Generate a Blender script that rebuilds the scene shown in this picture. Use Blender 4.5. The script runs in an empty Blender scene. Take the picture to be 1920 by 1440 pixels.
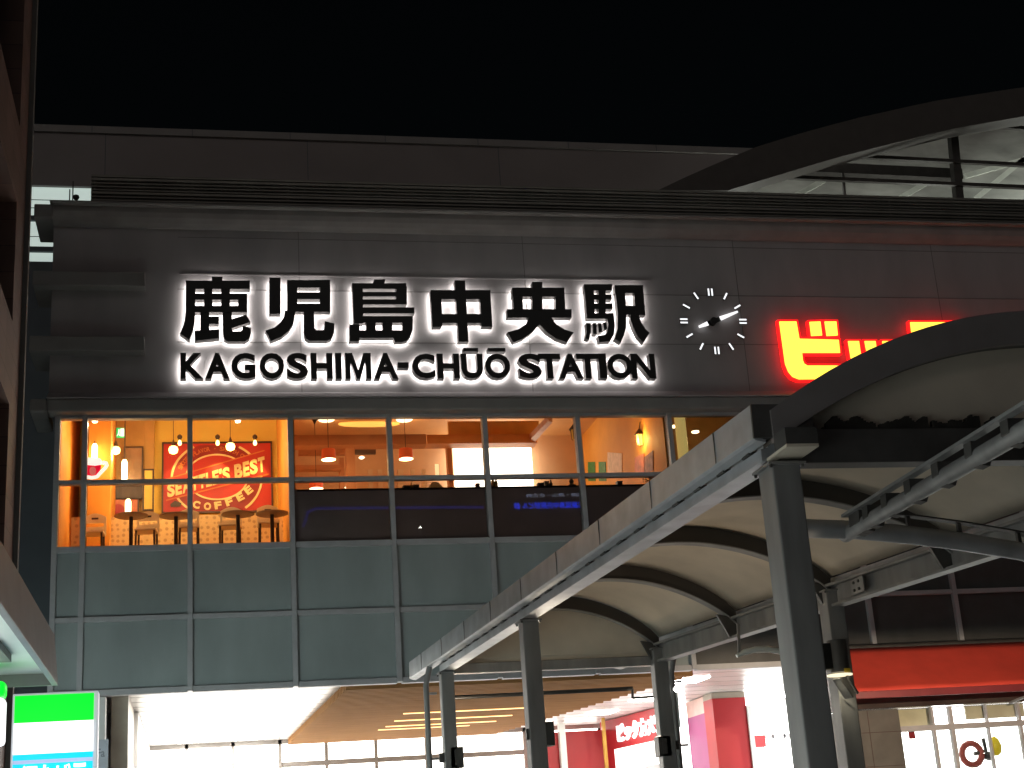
import bpy, math, random
from mathutils import Vector, Matrix
random.seed(7)
sc = bpy.context.scene
COL = sc.collection
R = math.radians

# ------------------------------------------------------------------ camera
FPX, PITCH, YAW = 2800.0, R(17.6), R(77.4)          # focal length in photo pixels (1920 wide)
CAM = Vector((0, -26, 1.6))
_F = Vector((math.cos(YAW), math.sin(YAW), 0)); _R0 = Vector((math.sin(YAW), -math.cos(YAW), 0)); _Z = Vector((0, 0, 1))
FW = _F * math.cos(PITCH) + _Z * math.sin(PITCH)
UP0 = -_F * math.sin(PITCH) + _Z * math.cos(PITCH)
SR, CR = .0685, .99765
AX, AY = _R0 * CR - UP0 * SR, _R0 * SR + UP0 * CR    # image right, image up
cam = bpy.data.cameras.new('camera'); camo = bpy.data.objects.new('camera', cam); COL.objects.link(camo)
cam.sensor_width = 36; cam.lens = 36 * FPX / 1920; cam.clip_end = 2000; cam.clip_start = .05
camo.matrix_world = Matrix(((AX.x, AY.x, -FW.x, CAM.x), (AX.y, AY.y, -FW.y, CAM.y), (AX.z, AY.z, -FW.z, CAM.z), (0, 0, 0, 1)))
sc.camera = camo
def ray(px, py): return FPX * FW + (px - 960) * AX - (py - 720) * AY
def PX(px, py, X): v = ray(px, py); return CAM + v * ((X - CAM.x) / v.x)
def PY(px, py, Y=0.0): v = ray(px, py); return CAM + v * ((Y - CAM.y) / v.y)
def PZ(px, py, z): v = ray(px, py); return CAM + v * ((z - CAM.z) / v.z)

# ------------------------------------------------------------------ world, moon-and-city glow, exposure
w = bpy.data.worlds.new('World'); sc.world = w; w.use_nodes = True
nt = w.node_tree; sky = nt.nodes.new('ShaderNodeTexSky'); sky.sky_type = 'NISHITA'; sky.sun_disc = False
sky.sun_elevation = R(3); sky.sun_rotation = R(200)
bg = nt.nodes['Background']; nt.links.new(sky.outputs[0], bg.inputs[0]); bg.inputs[1].default_value = .001
sl = bpy.data.lights.new('sun', 'SUN'); sl.energy = .22; sl.angle = R(50); sl.color = (1, .90, .84)
so = bpy.data.objects.new('sun', sl); COL.objects.link(so)
so.rotation_euler = Vector((.12, .93, -.36)).to_track_quat('-Z', 'Y').to_euler()
sc.view_settings.view_transform = 'Standard'; sc.view_settings.look = 'None'; sc.view_settings.exposure = 0; sc.view_settings.gamma = 1
sc.cycles.use_denoising = True; sc.cycles.max_bounces = 6; sc.cycles.transparent_max_bounces = 12
sc.cycles.caustics_reflective = False; sc.cycles.caustics_refractive = False; sc.cycles.sample_clamp_indirect = 4

# ------------------------------------------------------------------ materials
def node_mat(name):
    m = bpy.data.materials.new(name); m.use_nodes = True; n = m.node_tree
    return m, n, n.nodes['Principled BSDF']
def pm(name, col, rough=.6, metal=0, var=.12, scale=3, bump=0, spec=.5, stretch=(1, 1, 1)):
    m, n, b = node_mat(name)
    b.inputs['Roughness'].default_value = rough; b.inputs['Metallic'].default_value = metal
    b.inputs['Specular IOR Level'].default_value = spec
    tc = n.nodes.new('ShaderNodeTexCoord'); mp = n.nodes.new('ShaderNodeMapping'); mp.inputs['Scale'].default_value = stretch
    nz = n.nodes.new('ShaderNodeTexNoise'); nz.inputs['Scale'].default_value = scale; nz.inputs['Detail'].default_value = 6
    n.links.new(tc.outputs['Object'], mp.inputs[0]); n.links.new(mp.outputs[0], nz.inputs['Vector'])
    rp = n.nodes.new('ShaderNodeValToRGB'); e = rp.color_ramp.elements
    e[0].position, e[1].position = .3, .7
    e[0].color = (*[c * (1 - var) for c in col], 1); e[1].color = (*[min(1, c * (1 + var)) for c in col], 1)
    n.links.new(nz.outputs[0], rp.inputs[0]); n.links.new(rp.outputs[0], b.inputs['Base Color'])
    if bump:
        bp = n.nodes.new('ShaderNodeBump'); bp.inputs['Strength'].default_value = bump; bp.inputs['Distance'].default_value = .02
        n.links.new(nz.outputs[0], bp.inputs['Height']); n.links.new(bp.outputs[0], b.inputs['Normal'])
    return m
def em(name, col, s):
    m, n, b = node_mat(name)
    b.inputs['Base Color'].default_value = (*[min(.8, c * .8) for c in col], 1)
    b.inputs['Emission Color'].default_value = (*col, 1); b.inputs['Emission Strength'].default_value = s
    b.inputs['Roughness'].default_value = .4
    return m
def glass(name, tint=(.93, .95, .94), rough=.01, ior=1.5):
    m = bpy.data.materials.new(name); m.use_nodes = True; n = m.node_tree; n.nodes.clear()
    o = n.nodes.new('ShaderNodeOutputMaterial'); mx = n.nodes.new('ShaderNodeMixShader'); fr = n.nodes.new('ShaderNodeFresnel')
    t = n.nodes.new('ShaderNodeBsdfTransparent'); g = n.nodes.new('ShaderNodeBsdfGlossy')
    fr.inputs[0].default_value = ior; t.inputs[0].default_value = (*tint, 1); g.inputs['Roughness'].default_value = rough
    n.links.new(fr.outputs[0], mx.inputs[0]); n.links.new(t.outputs[0], mx.inputs[1]); n.links.new(g.outputs[0], mx.inputs[2]); n.links.new(mx.outputs[0], o.inputs[0])
    return m
M = dict(
    wall=pm('wall_panel', (.43, .405, .41), .75, var=.10, scale=1.6, bump=.12, stretch=(1, 1, .35)),
    cornice=pm('cornice_paint', (.30, .29, .28), .6, var=.1, scale=2),
    louver=pm('louver_metal', (.26, .25, .22), .5, .3, var=.15, scale=2),
    rear=pm('rear_wall', (.31, .285, .28), .8, var=.07, scale=.8),
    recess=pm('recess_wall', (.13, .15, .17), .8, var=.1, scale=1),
    mull=pm('mullion_aluminium', (.50, .50, .52), .5, .1, var=.08, scale=4),
    spandrel=pm('spandrel_glass', (.37, .42, .42), .28, 0, var=.16, scale=1.1, spec=.5, stretch=(1, 1, .4), bump=.04),
    tintspan=pm('tinted_backing', (.44, .30, .29), .5, 0, var=.1, scale=2),
    glass=glass('window_glass', rough=0),
    black=pm('letter_black', (.012, .012, .011), .45, var=.3, scale=8),
    lside=pm('letter_return', (.05, .05, .045), .35, .6, var=.2, scale=6),
    halo=em('letter_back_light', (1, .97, .93), 10.5),
    white_e=em('white_light', (1, .98, .95), 1.3),
    steel=pm('painted_steel', (.27, .265, .26), .5, .2, var=.24, scale=5, stretch=(1, 1, .22), bump=.06),
    fascia=pm('gutter_steel', (.46, .475, .50), .42, .3, var=.20, scale=3.5, bump=.05),
    dsteel=pm('dark_steel', (.085, .08, .075), .5, .2, var=.2, scale=5),
    membrane=pm('membrane_fabric', (.62, .545, .445), .75, var=.15, scale=1.3, bump=.06),
    brown=pm('brown_tile', (.30, .19, .155), .7, var=.14, scale=2.2, bump=.05),
    darkglass=pm('dark_window', (.012, .011, .011), .12, var=.2),
    awn=pm('awning_panel', (.25, .25, .255), .5, .2, var=.1, scale=3),
    soffit=pm('white_soffit', (.72, .78, .76), .35, .1, var=.05, scale=3),
    concrete=pm('plaza_paving', (.42, .41, .40), .8, var=.15, scale=.6, bump=.05),
    white=pm('white_paint', (.8, .79, .77), .35, var=.03, scale=2),
    stone=pm('stone_tile', (.36, .32, .26), .5, var=.12, scale=3),
    dtile=pm('dark_tile', (.12, .112, .10), .55, var=.15, scale=3),
    wood=pm('wood_slat', (.34, .18, .075), .85, spec=.08, var=.14, scale=6, stretch=(.2, 3, 1)),
    orange=pm('orange_plaster', (.80, .36, .055), .7, var=.07, scale=2),
    yellow=pm('yellow_plaster', (.90, .62, .12), .7, var=.05, scale=2),
    rbrown=pm('restaurant_brown', (.50, .22, .10), .6, var=.1, scale=3),
    rtan=pm('restaurant_tan', (.62, .38, .22), .7, var=.08, scale=2),
    red=pm('red_panel', (.38, .014, .02), .45, var=.06, scale=2),
    magenta=pm('magenta_panel', (.36, .06, .21), .45, var=.05, scale=2),
    awnred=pm('red_canvas', (.66, .065, .042), .6, var=.08, scale=2.5, bump=.05),
    cream=pm('cream_paint', (.85, .66, .30), .5, var=.05),
    mural_red=pm('mural_red', (.48, .025, .015), .5, var=.12, scale=2),
    mural_dark=pm('mural_dark_red', (.26, .012, .01), .5, var=.1),
    mural_lab=pm('mural_orange', (.62, .16, .03), .5, var=.06),
    chair=pm('chair_wood', (.82, .68, .44), .5, var=.1, scale=5),
    tabletop=pm('table_laminate', (.46, .29, .15), .4, var=.1, scale=5),
    dwood=pm('dark_wood', (.06, .035, .025), .5, var=.2, scale=5),
    gold=pm('amber_bottle', (.4, .22, .04), .2, var=.2),
    green=pm('green_print', (.05, .22, .06), .5, var=.5, scale=14),
    paper=pm('poster_paper', (.75, .52, .33), .6, var=.2, scale=9),
    rib=pm('rib_shaded', (.06, .052, .045), .5, var=.1),  # unlit look of the rib webs put into their colour
    skin=pm('skin', (.55, .32, .22), .5, var=.04), hair=pm('hair', (.012, .010, .009), .5, var=.3, scale=20),
    cloth=pm('dark_cloth', (.05, .05, .06), .8, var=.2),
)
def patterned():
    m, n, b = node_mat('patterned_wainscot'); b.inputs['Roughness'].default_value = .6
    tc = n.nodes.new('ShaderNodeTexCoord'); v = n.nodes.new('ShaderNodeTexVoronoi'); v.inputs['Scale'].default_value = 9; v.inputs['Randomness'].default_value = .45
    r = n.nodes.new('ShaderNodeValToRGB'); e = r.color_ramp.elements
    e[0].position, e[0].color = .22, (.56, .36, .16, 1); e[1].position, e[1].color = .36, (.84, .60, .28, 1)
    n.links.new(tc.outputs['Object'], v.inputs['Vector']); n.links.new(v.outputs['Distance'], r.inputs[0]); n.links.new(r.outputs[0], b.inputs['Base Color'])
    return m
M['pattern'] = patterned()
def tiled(name, col, w_, h_, rough=.6):
    m, n, b = node_mat(name); b.inputs['Roughness'].default_value = rough
    tc = n.nodes.new('ShaderNodeTexCoord'); sp = n.nodes.new('ShaderNodeSeparateXYZ'); cb = n.nodes.new('ShaderNodeCombineXYZ')
    n.links.new(tc.outputs['Object'], sp.inputs[0]); n.links.new(sp.outputs['Y'], cb.inputs['X']); n.links.new(sp.outputs['Z'], cb.inputs['Y'])
    br = n.nodes.new('ShaderNodeTexBrick'); n.links.new(cb.outputs[0], br.inputs['Vector']); br.inputs['Scale'].default_value = 1; br.offset = 0
    br.inputs['Brick Width'].default_value = w_; br.inputs['Row Height'].default_value = h_; br.inputs['Mortar Size'].default_value = .004
    br.inputs['Color1'].default_value = (*[c * .86 for c in col], 1); br.inputs['Color2'].default_value = (*[c * 1.1 for c in col], 1); br.inputs['Mortar'].default_value = (*[c * .45 for c in col], 1)
    nz = n.nodes.new('ShaderNodeTexNoise'); nz.inputs['Scale'].default_value = 1.4; nz.inputs['Detail'].default_value = 8
    mx = n.nodes.new('ShaderNodeMix'); mx.data_type = 'RGBA'; mx.blend_type = 'MULTIPLY'; mx.inputs[0].default_value = .55
    n.links.new(tc.outputs['Object'], nz.inputs['Vector']); n.links.new(br.outputs['Color'], mx.inputs[6]); n.links.new(nz.outputs[0], mx.inputs[7]); n.links.new(mx.outputs[2], b.inputs['Base Color'])
    bp = n.nodes.new('ShaderNodeBump'); bp.inputs['Strength'].default_value = .3; bp.inputs['Distance'].default_value = .01
    n.links.new(br.outputs['Fac'], bp.inputs['Height']); bp.invert = True; n.links.new(bp.outputs[0], b.inputs['Normal'])
    return m
M['brown'] = tiled('brown_tile_wall', (.34, .20, .16), .6, .3)

# ------------------------------------------------------------------ mesh helpers
class MB:
    def __init__(s): s.v, s.f, s.m = [], [], []
    def face(s, idx, mi=0): s.f.append(idx); s.m.append(mi)
    def box(s, x0, x1, y0, y1, z0, z1, mi=0):
        b = len(s.v); s.v += [Vector((x, y, z)) for z in (z0, z1) for y in (y0, y1) for x in (x0, x1)]
        for q in ((0, 2, 3, 1), (4, 5, 7, 6), (0, 1, 5, 4), (2, 6, 7, 3), (0, 4, 6, 2), (1, 3, 7, 5)): s.face([b + i for i in q], mi)
        return s
    def prism(s, front, off, mf=0, ms=None, mb=None):
        """polygon `front` swept by the vector `off`"""
        front = [Vector(p) for p in front]; off = Vector(off); n = len(front)
        nor = Vector((0, 0, 0))
        for i in range(n): nor += front[i].cross(front[(i + 1) % n])
        if nor.dot(off) > 0: front.reverse()
        b = len(s.v); s.v += front + [p + off for p in front]
        s.face(list(range(b, b + n)), mf); s.face(list(range(b + 2 * n - 1, b + n - 1, -1)), mf if mb is None else mb)
        for i in range(n):
            j = (i + 1) % n; s.face([b + j, b + i, b + n + i, b + n + j], mf if ms is None else ms)
        return s
    def bar(s, a, c, wd, ht, mi=0):
        """beam of width wd, height ht along a->c (points on its centre line)"""
        a, c = Vector(a), Vector(c); d = (c - a).normalized(); side = d.cross(_Z)
        if side.length < 1e-4: side = Vector((1, 0, 0))
        side.normalize(); u = side.cross(d).normalized()
        q = [a + side * sx * wd / 2 + u * sz * ht / 2 for sx, sz in ((-1, -1), (1, -1), (1, 1), (-1, 1))]
        return s.prism(q, c - a, mi)
    def tube(s, pts, r, n=12, mi=0, cap=True):
        pts = [Vector(p) for p in pts]; b = len(s.v); rs = r if isinstance(r, (list, tuple)) else [r] * len(pts)
        pu = None
        for i, p in enumerate(pts):
            d = (pts[min(i + 1, len(pts) - 1)] - pts[max(i - 1, 0)]).normalized()
            if pu is None: pu = d.orthogonal().normalized()
            pu = (pu - d * pu.dot(d)).normalized(); pv = d.cross(pu)
            for k in range(n):
                t = 2 * math.pi * k / n; s.v.append(p + (pu * math.cos(t) + pv * math.sin(t)) * rs[i])
        for i in range(len(pts) - 1):
            for k in range(n):
                k2 = (k + 1) % n; s.face([b + i * n + k, b + i * n + k2, b + (i + 1) * n + k2, b + (i + 1) * n + k], mi)
        if cap:
            s.face([b + k for k in range(n)][::-1], mi); s.face([b + (len(pts) - 1) * n + k for k in range(n)], mi)
        return s
    def lathe(s, c, prof, n=20, mi=0, sy=1.0):
        c = Vector(c); b = len(s.v)
        for r, z in prof:
            for k in range(n):
                t = 2 * math.pi * k / n; s.v.append(c + Vector((r * math.cos(t), r * sy * math.sin(t), z)))
        for i in range(len(prof) - 1):
            for k in range(n):
                k2 = (k + 1) % n; s.face([b + i * n + k, b + i * n + k2, b + (i + 1) * n + k2, b + (i + 1) * n + k], mi)
        s.face([b + k for k in range(n)][::-1], mi); s.face([b + (len(prof) - 1) * n + k for k in range(n)], mi)
        return s
    def build(s, name, mats, parent=None, smooth=False, bevel=0):
        me = bpy.data.meshes.new(name); org = Vector((0, 0, 0))
        if parent is None and s.v:
            org = Vector((sum(v.x for v in s.v) / len(s.v), sum(v.y for v in s.v) / len(s.v), min(v.z for v in s.v)))
        elif parent is not None: org = parent.matrix_world.translation if parent.parent is None else wloc(parent)
        me.from_pydata([tuple(v - org) for v in s.v], [], s.f)
        for mt in (mats if isinstance(mats, (list, tuple)) else [mats]): me.materials.append(M[mt] if isinstance(mt, str) else mt)
        for p, mi in zip(me.polygons, s.m): p.material_index = mi; p.use_smooth = smooth
        me.update()
        o = bpy.data.objects.new(name, me); COL.objects.link(o)
        if parent is not None: o.parent = parent
        else: o.location = org
        if smooth:
            md = o.modifiers.new('edge_split', 'EDGE_SPLIT'); md.split_angle = R(40)
        if bevel:
            md = o.modifiers.new('bevel', 'BEVEL'); md.width = bevel; md.segments = 2; md.limit_method = 'ANGLE'
        return o
def wloc(o):
    v = o.location.copy()
    while o.parent: o = o.parent; v += o.location
    return v
def tag(o, label, cat, group=None):
    o['label'] = label; o['category'] = cat
    if group: o['group'] = group
    return o
def thing(name, loc, label, cat, group=None):
    o = bpy.data.objects.new(name, None); o.empty_display_size = .2; o.location = loc; COL.objects.link(o)
    o.matrix_world = Matrix.Translation(loc)
    return tag(o, label, cat, group)
def lamp(name, kind, loc, energy, col, parent, size=.05, direction=None, spot=None):
    l = bpy.data.lights.new(name, kind); l.energy = energy; l.color = col
    if kind in ('POINT', 'SPOT'): l.shadow_soft_size = size
    if spot: l.spot_size = spot; l.spot_blend = .6
    o = bpy.data.objects.new(name, l); COL.objects.link(o); o.parent = parent; o.location = Vector(loc) - wloc(parent)
    if direction: o.rotation_euler = Vector(direction).to_track_quat('-Z', 'Y').to_euler()
    return o
def copy_tree(o, parent=None):
    c = o.copy(); COL.objects.link(c)
    if parent is not None: c.parent = parent
    for ch in o.children: copy_tree(ch, c)
    return c
def glyphs(text, offset=0.0, extrude=.05):
    """vertices, faces of a text as an upright solid: x right, y up, z to the reader"""
    cu = bpy.data.curves.new('glyph', 'FONT'); cu.body = text; cu.offset = offset; cu.extrude = extrude; cu.resolution_u = 4
    o = bpy.data.objects.new('glyph', cu); COL.objects.link(o)
    me = bpy.data.meshes.new_from_object(o.evaluated_get(bpy.context.evaluated_depsgraph_get()))
    V = [v.co.copy() for v in me.vertices]; Fc = [list(p.vertices) for p in me.polygons]
    bpy.data.objects.remove(o); bpy.data.curves.remove(cu); bpy.data.meshes.remove(me)
    return V, Fc
def add_glyphs(mb, text, mapf, box=None, offset=0.0, mats=(0, 0, 0), depth=.05):
    """put a text's solid into mb. box=(x0,y0,x1,y1): fit it there; mapf(x, y, d) -> world, d = 0 back, 1 front"""
    V, Fc = glyphs(text, offset, .05)
    if not V: return
    lo = [min(v[i] for v in V) for i in (0, 1)]; hi = [max(v[i] for v in V) for i in (0, 1)]
    b = len(mb.v)
    for v in V:
        x, y = v.x, v.y
        if box:
            x = box[0] + (x - lo[0]) / (hi[0] - lo[0]) * (box[2] - box[0]); y = box[1] + (y - lo[1]) / (hi[1] - lo[1]) * (box[3] - box[1])
        mb.v.append(Vector(mapf(x, y, 1 if v.z > 0 else 0)))
    for f in Fc:
        zs = [V[i].z > 0 for i in f]
        mb.face([b + i for i in f], mats[0] if all(zs) else mats[2] if not any(zs) else mats[1])

# ------------------------------------------------------------------ ground
g = MB().box(-150, 150, -120, 60, -.2, 0).build('plaza_ground', 'concrete'); g['kind'] = 'structure'

# ------------------------------------------------------------------ station building
XM = [-2.33, -1.87, -.08, 1.68, 3.46, 5.23, 7.0, 8.79, 10.56, 12.33, 14.1, 15.87, 17.6, 19.4]
ZB, Z1, ZS, ZT, ZH = 4.66, 5.88, 7.08, 8.26, 9.43
SB = thing('station_building', (0, 0, 0), 'wide grey station front with a glazed second floor over a bright concourse', 'building')
XE = 26
MB().box(-2.5, XE, .0, .3, 9.72, 13.45).build('sign_wall', 'wall', SB)
# shallow panel joints and the letter rail on the sign wall
j = MB()
for zz in (10.85, 11.87, 12.9): j.box(-.3, XE, -.006, 0, zz, zz + .012)
for xx in (1.9, 6.2, 10.5, 14.8): j.box(xx, xx + .012, -.005, 0, 9.75, 13.1)
j.build('panel_joint', pm('wall_joint', (.22, .21, .2), .8), SB)  # joint lines in a darker grey
MB().box(-.25, 8.7, -.014, -.002, 12.16, 12.185).build('letter_rail', 'wall', SB)
# projecting bands
MB().box(-2.82, -2.5, -.30, .9, 13.13, 13.38).box(-2.55, XE, -.36, .6, 13.385, 13.44).build('cornice_cap', 'cornice', SB, bevel=.02)
MB().prism([(-2.5, y_, z_) for y_, z_ in ((0, 13.06), (-.07, 13.07), (-.14, 13.12), (-.20, 13.20), (-.23, 13.29), (-.24, 13.385), (0, 13.385))], (XE + 2.5, 0, 0)).build('cornice', pm('cornice_face', (.33, .31, .30), .75, var=.12, scale=2), SB)
for z0, z1, sx in ((11.83, 12.10, -2.81), (10.59, 10.87, -2.83)):
    MB().box(sx, -.87, -.26, .9, z0, z1).build('short_band', 'cornice', SB, bevel=.015)
MB().box(-2.78, -2.5, -.34, 1.0, 9.45, 9.69).box(-2.499, XE, -.34, .06, 9.45, 9.69).build('eyebrow_fascia', 'cornice', SB, bevel=.04)
MB().prism([(-2.5, -.36, 9.692), (-2.5, -.36, 9.705), (-2.5, -.002, 9.90), (-2.5, -.002, 9.692)], (XE + 2.5, 0, 0)).build('sloped_flashing', 'wall', SB)
# louvre band on the cornice
lv = MB(); lv.box(-1.85, XE, -.115, .4, 13.44, 14.08)
for k in range(9): lv.box(-1.85, XE, -.16, .0, 13.47 + k * .068, 13.47 + k * .068 + (.02 if k not in (3, 7) else .045))
for k in range(16): lv.box(-1.8 + k * 1.75, -1.76 + k * 1.75, -.13, .0, 13.45, 14.06)
lv.build('louver_band', 'louver', SB)
# curtain wall: mullions, transoms
for x in XM: MB().box(x - .045, x + .045, -.10, .10, ZB - .03, 9.47).build('mullion', 'mull', SB, bevel=.006)
for z, h in ((ZB, .10), (Z1, .085), (ZS, .10), (ZT, .07), (ZH, .06)):
    for a, c in zip(XM[:-1], XM[1:]): MB().box(a + .045, c - .045, -.082, .08, z - h / 2, z + h / 2).build('transom', 'mull', SB, bevel=.004)
for i, (a, c) in enumerate(zip(XM[:-1], XM[1:])):
    for z0, z1 in ((ZB + .05, Z1 - .043), (Z1 + .043, ZS - .05)):
        MB().box(a + .045, c - .045, -.01, .03, z0, z1).build('spandrel_panel', 'spandrel' if i < 7 else pm('spandrel_dark', (.10, .10, .098), .25, var=.1), SB)
    for z0, z1 in ((ZS + .05, ZT - .035), (ZT + .035, ZH - .03)):
        MB().box(a + .045, c - .045, -.004, .004, z0, z1).build('window_pane', 'glass', SB)
    if 3 <= i: MB().box(a + .05, c - .05, .06, .14, ZS + .05, 8.10).build('counter_backing', 'tintspan', SB)
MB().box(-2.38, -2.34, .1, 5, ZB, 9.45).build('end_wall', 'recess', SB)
# soffit and slabs
MB().box(-2.33, XE, .1, 7.0, 6.9, 7.12).build('floor_slab', 'tabletop', SB)

# ---- coffee shop room
XD = 1.68
MB().box(-2.33, XE, .1, 7.0, 10.76, 10.9).build('ceiling', pm('room_ceiling', (.62, .34, .14), .7, var=.05), SB)
MB().box(-2.33, XE, .08, .1, 9.46, 10.76).build('bulkhead', 'rtan', SB)
MB().box(-2.33, XD, 4.4, 4.5, 7.12, 10.76).build('back_wall', 'yellow', SB)
MB().box(-2.34, -2.28, .1, 4.4, 7.12, 10.76).build('side_wall', 'orange', SB)
MB().box(XD - .0, XD + .08, .1, 6.9, 7.12, 10.76).build('partition_wall', 'orange', SB)
a, c = PY(165, 900, 2.2).x, PY(207, 900, 2.2).x
MB().box(a, c, 2.2, 4.4, 7.12, 10.76).build('pillar', 'orange', SB)
a, c = PY(207, 850, 4.2).x, PY(289, 850, 4.2).x
MB().box(a, c, 4.2, 4.4, 7.12, 10.76).build('accent_wall', pm('ochre_wall', (.52, .30, .09), .6), SB)
MB().box(-2.28, XD, 2.7, 2.78, 7.12, PY(250, 968, 2.7).z).build('wainscot', 'pattern', SB)
# ---- restaurant room
YB = 6.0
MB().box(XD + .08, 8.79, YB, YB + .1, 7.12, 10.76).build('back_wall', 'rtan', SB)
MB().box(8.72, 8.80, .1, YB, 7.12, 10.76).build('partition_wall', 'orange', SB)
MB().box(8.80, XE, 4.0, 4.1, 7.12, 10.76).build('back_wall', pm('ochre_room', (.55, .36, .15), .7), SB)
def pxbox(mb, x0, y0, x1, y1, Y, t, mi=0):
    a, b_ = PY(x0, y0, Y), PY(x1, y1, Y); mb.box(min(a.x, b_.x), max(a.x, b_.x), Y, Y + t, min(a.z, b_.z), max(a.z, b_.z), mi); return mb
pxbox(MB(), 548, 816, 800, 833, 3.2, .35).build('ceiling_beam', 'rbrown', SB)
pxbox(MB(), 800, 815, 1008, 830, 4.2, .4).build('ceiling_beam', pm('orange_beam', (.70, .30, .10), .6), SB)
pxbox(MB(), 840, 790, 1012, 816, 4.6, .1).build('upper_wall', pm('amber_wall', (.78, .42, .12), .7), SB)
pxbox(MB(), 648, 828, 668, 930, 3.4, .25).build('post', 'rbrown', SB)
pxbox(MB(), 636, 858, 647, 935, 4.4, .25).build('post', 'rbrown', SB)
pxbox(MB(), 838, 830, 852, 930, 4.6, .25).build('post', 'rbrown', SB)
for z_, y_ in ((872, 4.2), (893, 5.0)): pxbox(MB(), 553, z_, 640, z_ + 8, y_, .2).build('ceiling_beam', 'rbrown', SB)
pxbox(MB(), 560, 843, 648, 850, 4.0, .2).build('ceiling_beam', 'rbrown', SB)
MB().prism([PY(1000, 832, 4.4), PY(1036, 792, 2.2), PY(1028, 789, 2.2), PY(990, 828, 4.4)], (0, 0, .12)).build('soffit_trim', pm('pink_trim', (.66, .36, .24), .6), SB)
kit = pxbox(MB(), 853, 829, 1003, 940, 5.6, .3).build('kitchen_opening', em('kitchen_light', (1, .90, .74), 6), SB)
pxbox(MB(), 664, 832, 705, 850, 4.2, .1).build('air_grille', pm('grille', (.16, .11, .08), .6), SB)
pxbox(MB(), 816, 870, 824, 900, 4.8, .05).build('doorway_light', em('door_light', (1, .85, .45), .9), SB)
for k, (x0, x1) in enumerate(((690, 700), (708, 718), (745, 758), (770, 780), (790, 800))):
    pxbox(MB(), x0, 880, x1, 915, 5.7, .05).build('wall_frame', pm('dim_frame', (.62, .44, .30), .6), SB)

# ---- concourse under the first floor
YC = 11.3
MB().box(-2.3, XE, .0, YC + .3, 4.72, 4.8).build('concourse_ceiling', pm('gloss_ceiling', (.80, .78, .76), .28, var=.03, scale=1), SB)
sb = MB()
for k in range(14): sb.box(-2.2, 24, .5 + k * .8, .51 + k * .8, 4.712, 4.716)
sb.build('ceiling_joint', pm('ceiling_joint', (.35, .34, .33), .6), SB)
MB().box(-2.33, -2.2, -.02, YC, 0, 4.70).build('end_wall', 'stone', SB)
MB().box(-2.2, -1.05, 3.6, YC, 0, 4.70).build('side_core', 'white', SB)
MB().box(-1.62, -1.45, .0, .35, 0, 4.6).build('entrance_post', 'white', SB, bevel=.01)
pil = MB(); pil.box(-1.40, -1.12, .9, 3.6, 0, 4.70)
pil.build('stone_pillar', 'stone', SB)
pj = MB()
for zz in (1.5, 2.5, 3.35): pj.box(-1.401, -1.119, .897, .9, zz, zz + .012)
pj.build('tile_joint', 'dwood', SB)
# back glazing: lit hall behind frames
MB().box(-1.05, 10.0, YC + .25, YC + .3, 0, 4.72).build('lit_hall', em('hall_light', (1, .97, .90), 5), SB)
fr = MB()
for px in (350, 437, 525, 612, 705, 800, 985): X = PY(px, 1400, YC).x; fr.box(X - .04, X + .04, YC, YC + .1, 0, 4.70)
fr.box(-1.05, 10, YC, YC + .12, 4.60, 4.71); fr.box(2.0, 9.9, YC + .02, YC + .1, 4.05, 4.17); fr.box(2, 9.9, YC + .02, YC + .1, 2.0, 2.6)
fr.build('hall_frame', pm('hall_frame', (.25, .23, .21), .5), SB)
# wooden slat ceiling with stepped ends and warm strips between slats
ws = MB(); n = 54
for k in range(n):
    t = k / (n - 1); y = .25 + t * (YC - .5); xl = 2.55 - .36 * t
    xr = 9.3 - (y) * .19 if y > 3 else 8.75
    xr = 8.9 - .15 * y; ws.box(xl, xr + (.08 if k % 2 else 0), y, y + .10, 4.56, 4.70)
ws.build('slat_ceiling', 'wood', SB)
MB().box(2.6, 7.3, .25, YC - .3, 4.695, 4.708).build('slat_backing', pm('slat_back', (.30, .16, .07), .6), SB)
for px0, px1, py in ((705, 985, 1333), (690, 960, 1347), (675, 930, 1358), (660, 880, 1366)):
    A = PZ(px0, py + 4, 4.555); B = PZ(px1, py - 6, 4.555)
    MB().box(A.x + .6, B.x, B.y - .05, B.y + .05, 4.545, 4.558).build('light_strip', em('warm_strip', (1, .62, .20), 1.6), SB)
# glowing panels added flush in the concourse ceiling to overexpose its white part
lp = em('added_ceiling_glow', (1, .97, .92), 26.0)
for X in (-.4, .9):
    for Y in (1.5, 4.3, 7.1, 9.6): MB().box(X, X + .7, Y, Y + 1.3, 4.705, 4.718).build('added_ceiling_panel', lp, SB)
for X, Y in ((9.3, 5.2), (9.0, 8.0), (9.2, 2.0), (12.6, 3.0), (12.6, 6.0), (14.5, 2.0), (15.5, 4.5), (6.0, 12.0)):
    MB().box(X, X + .6, Y, Y + .9, 4.705, 4.718).build('added_ceiling_panel', lp, SB)
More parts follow.
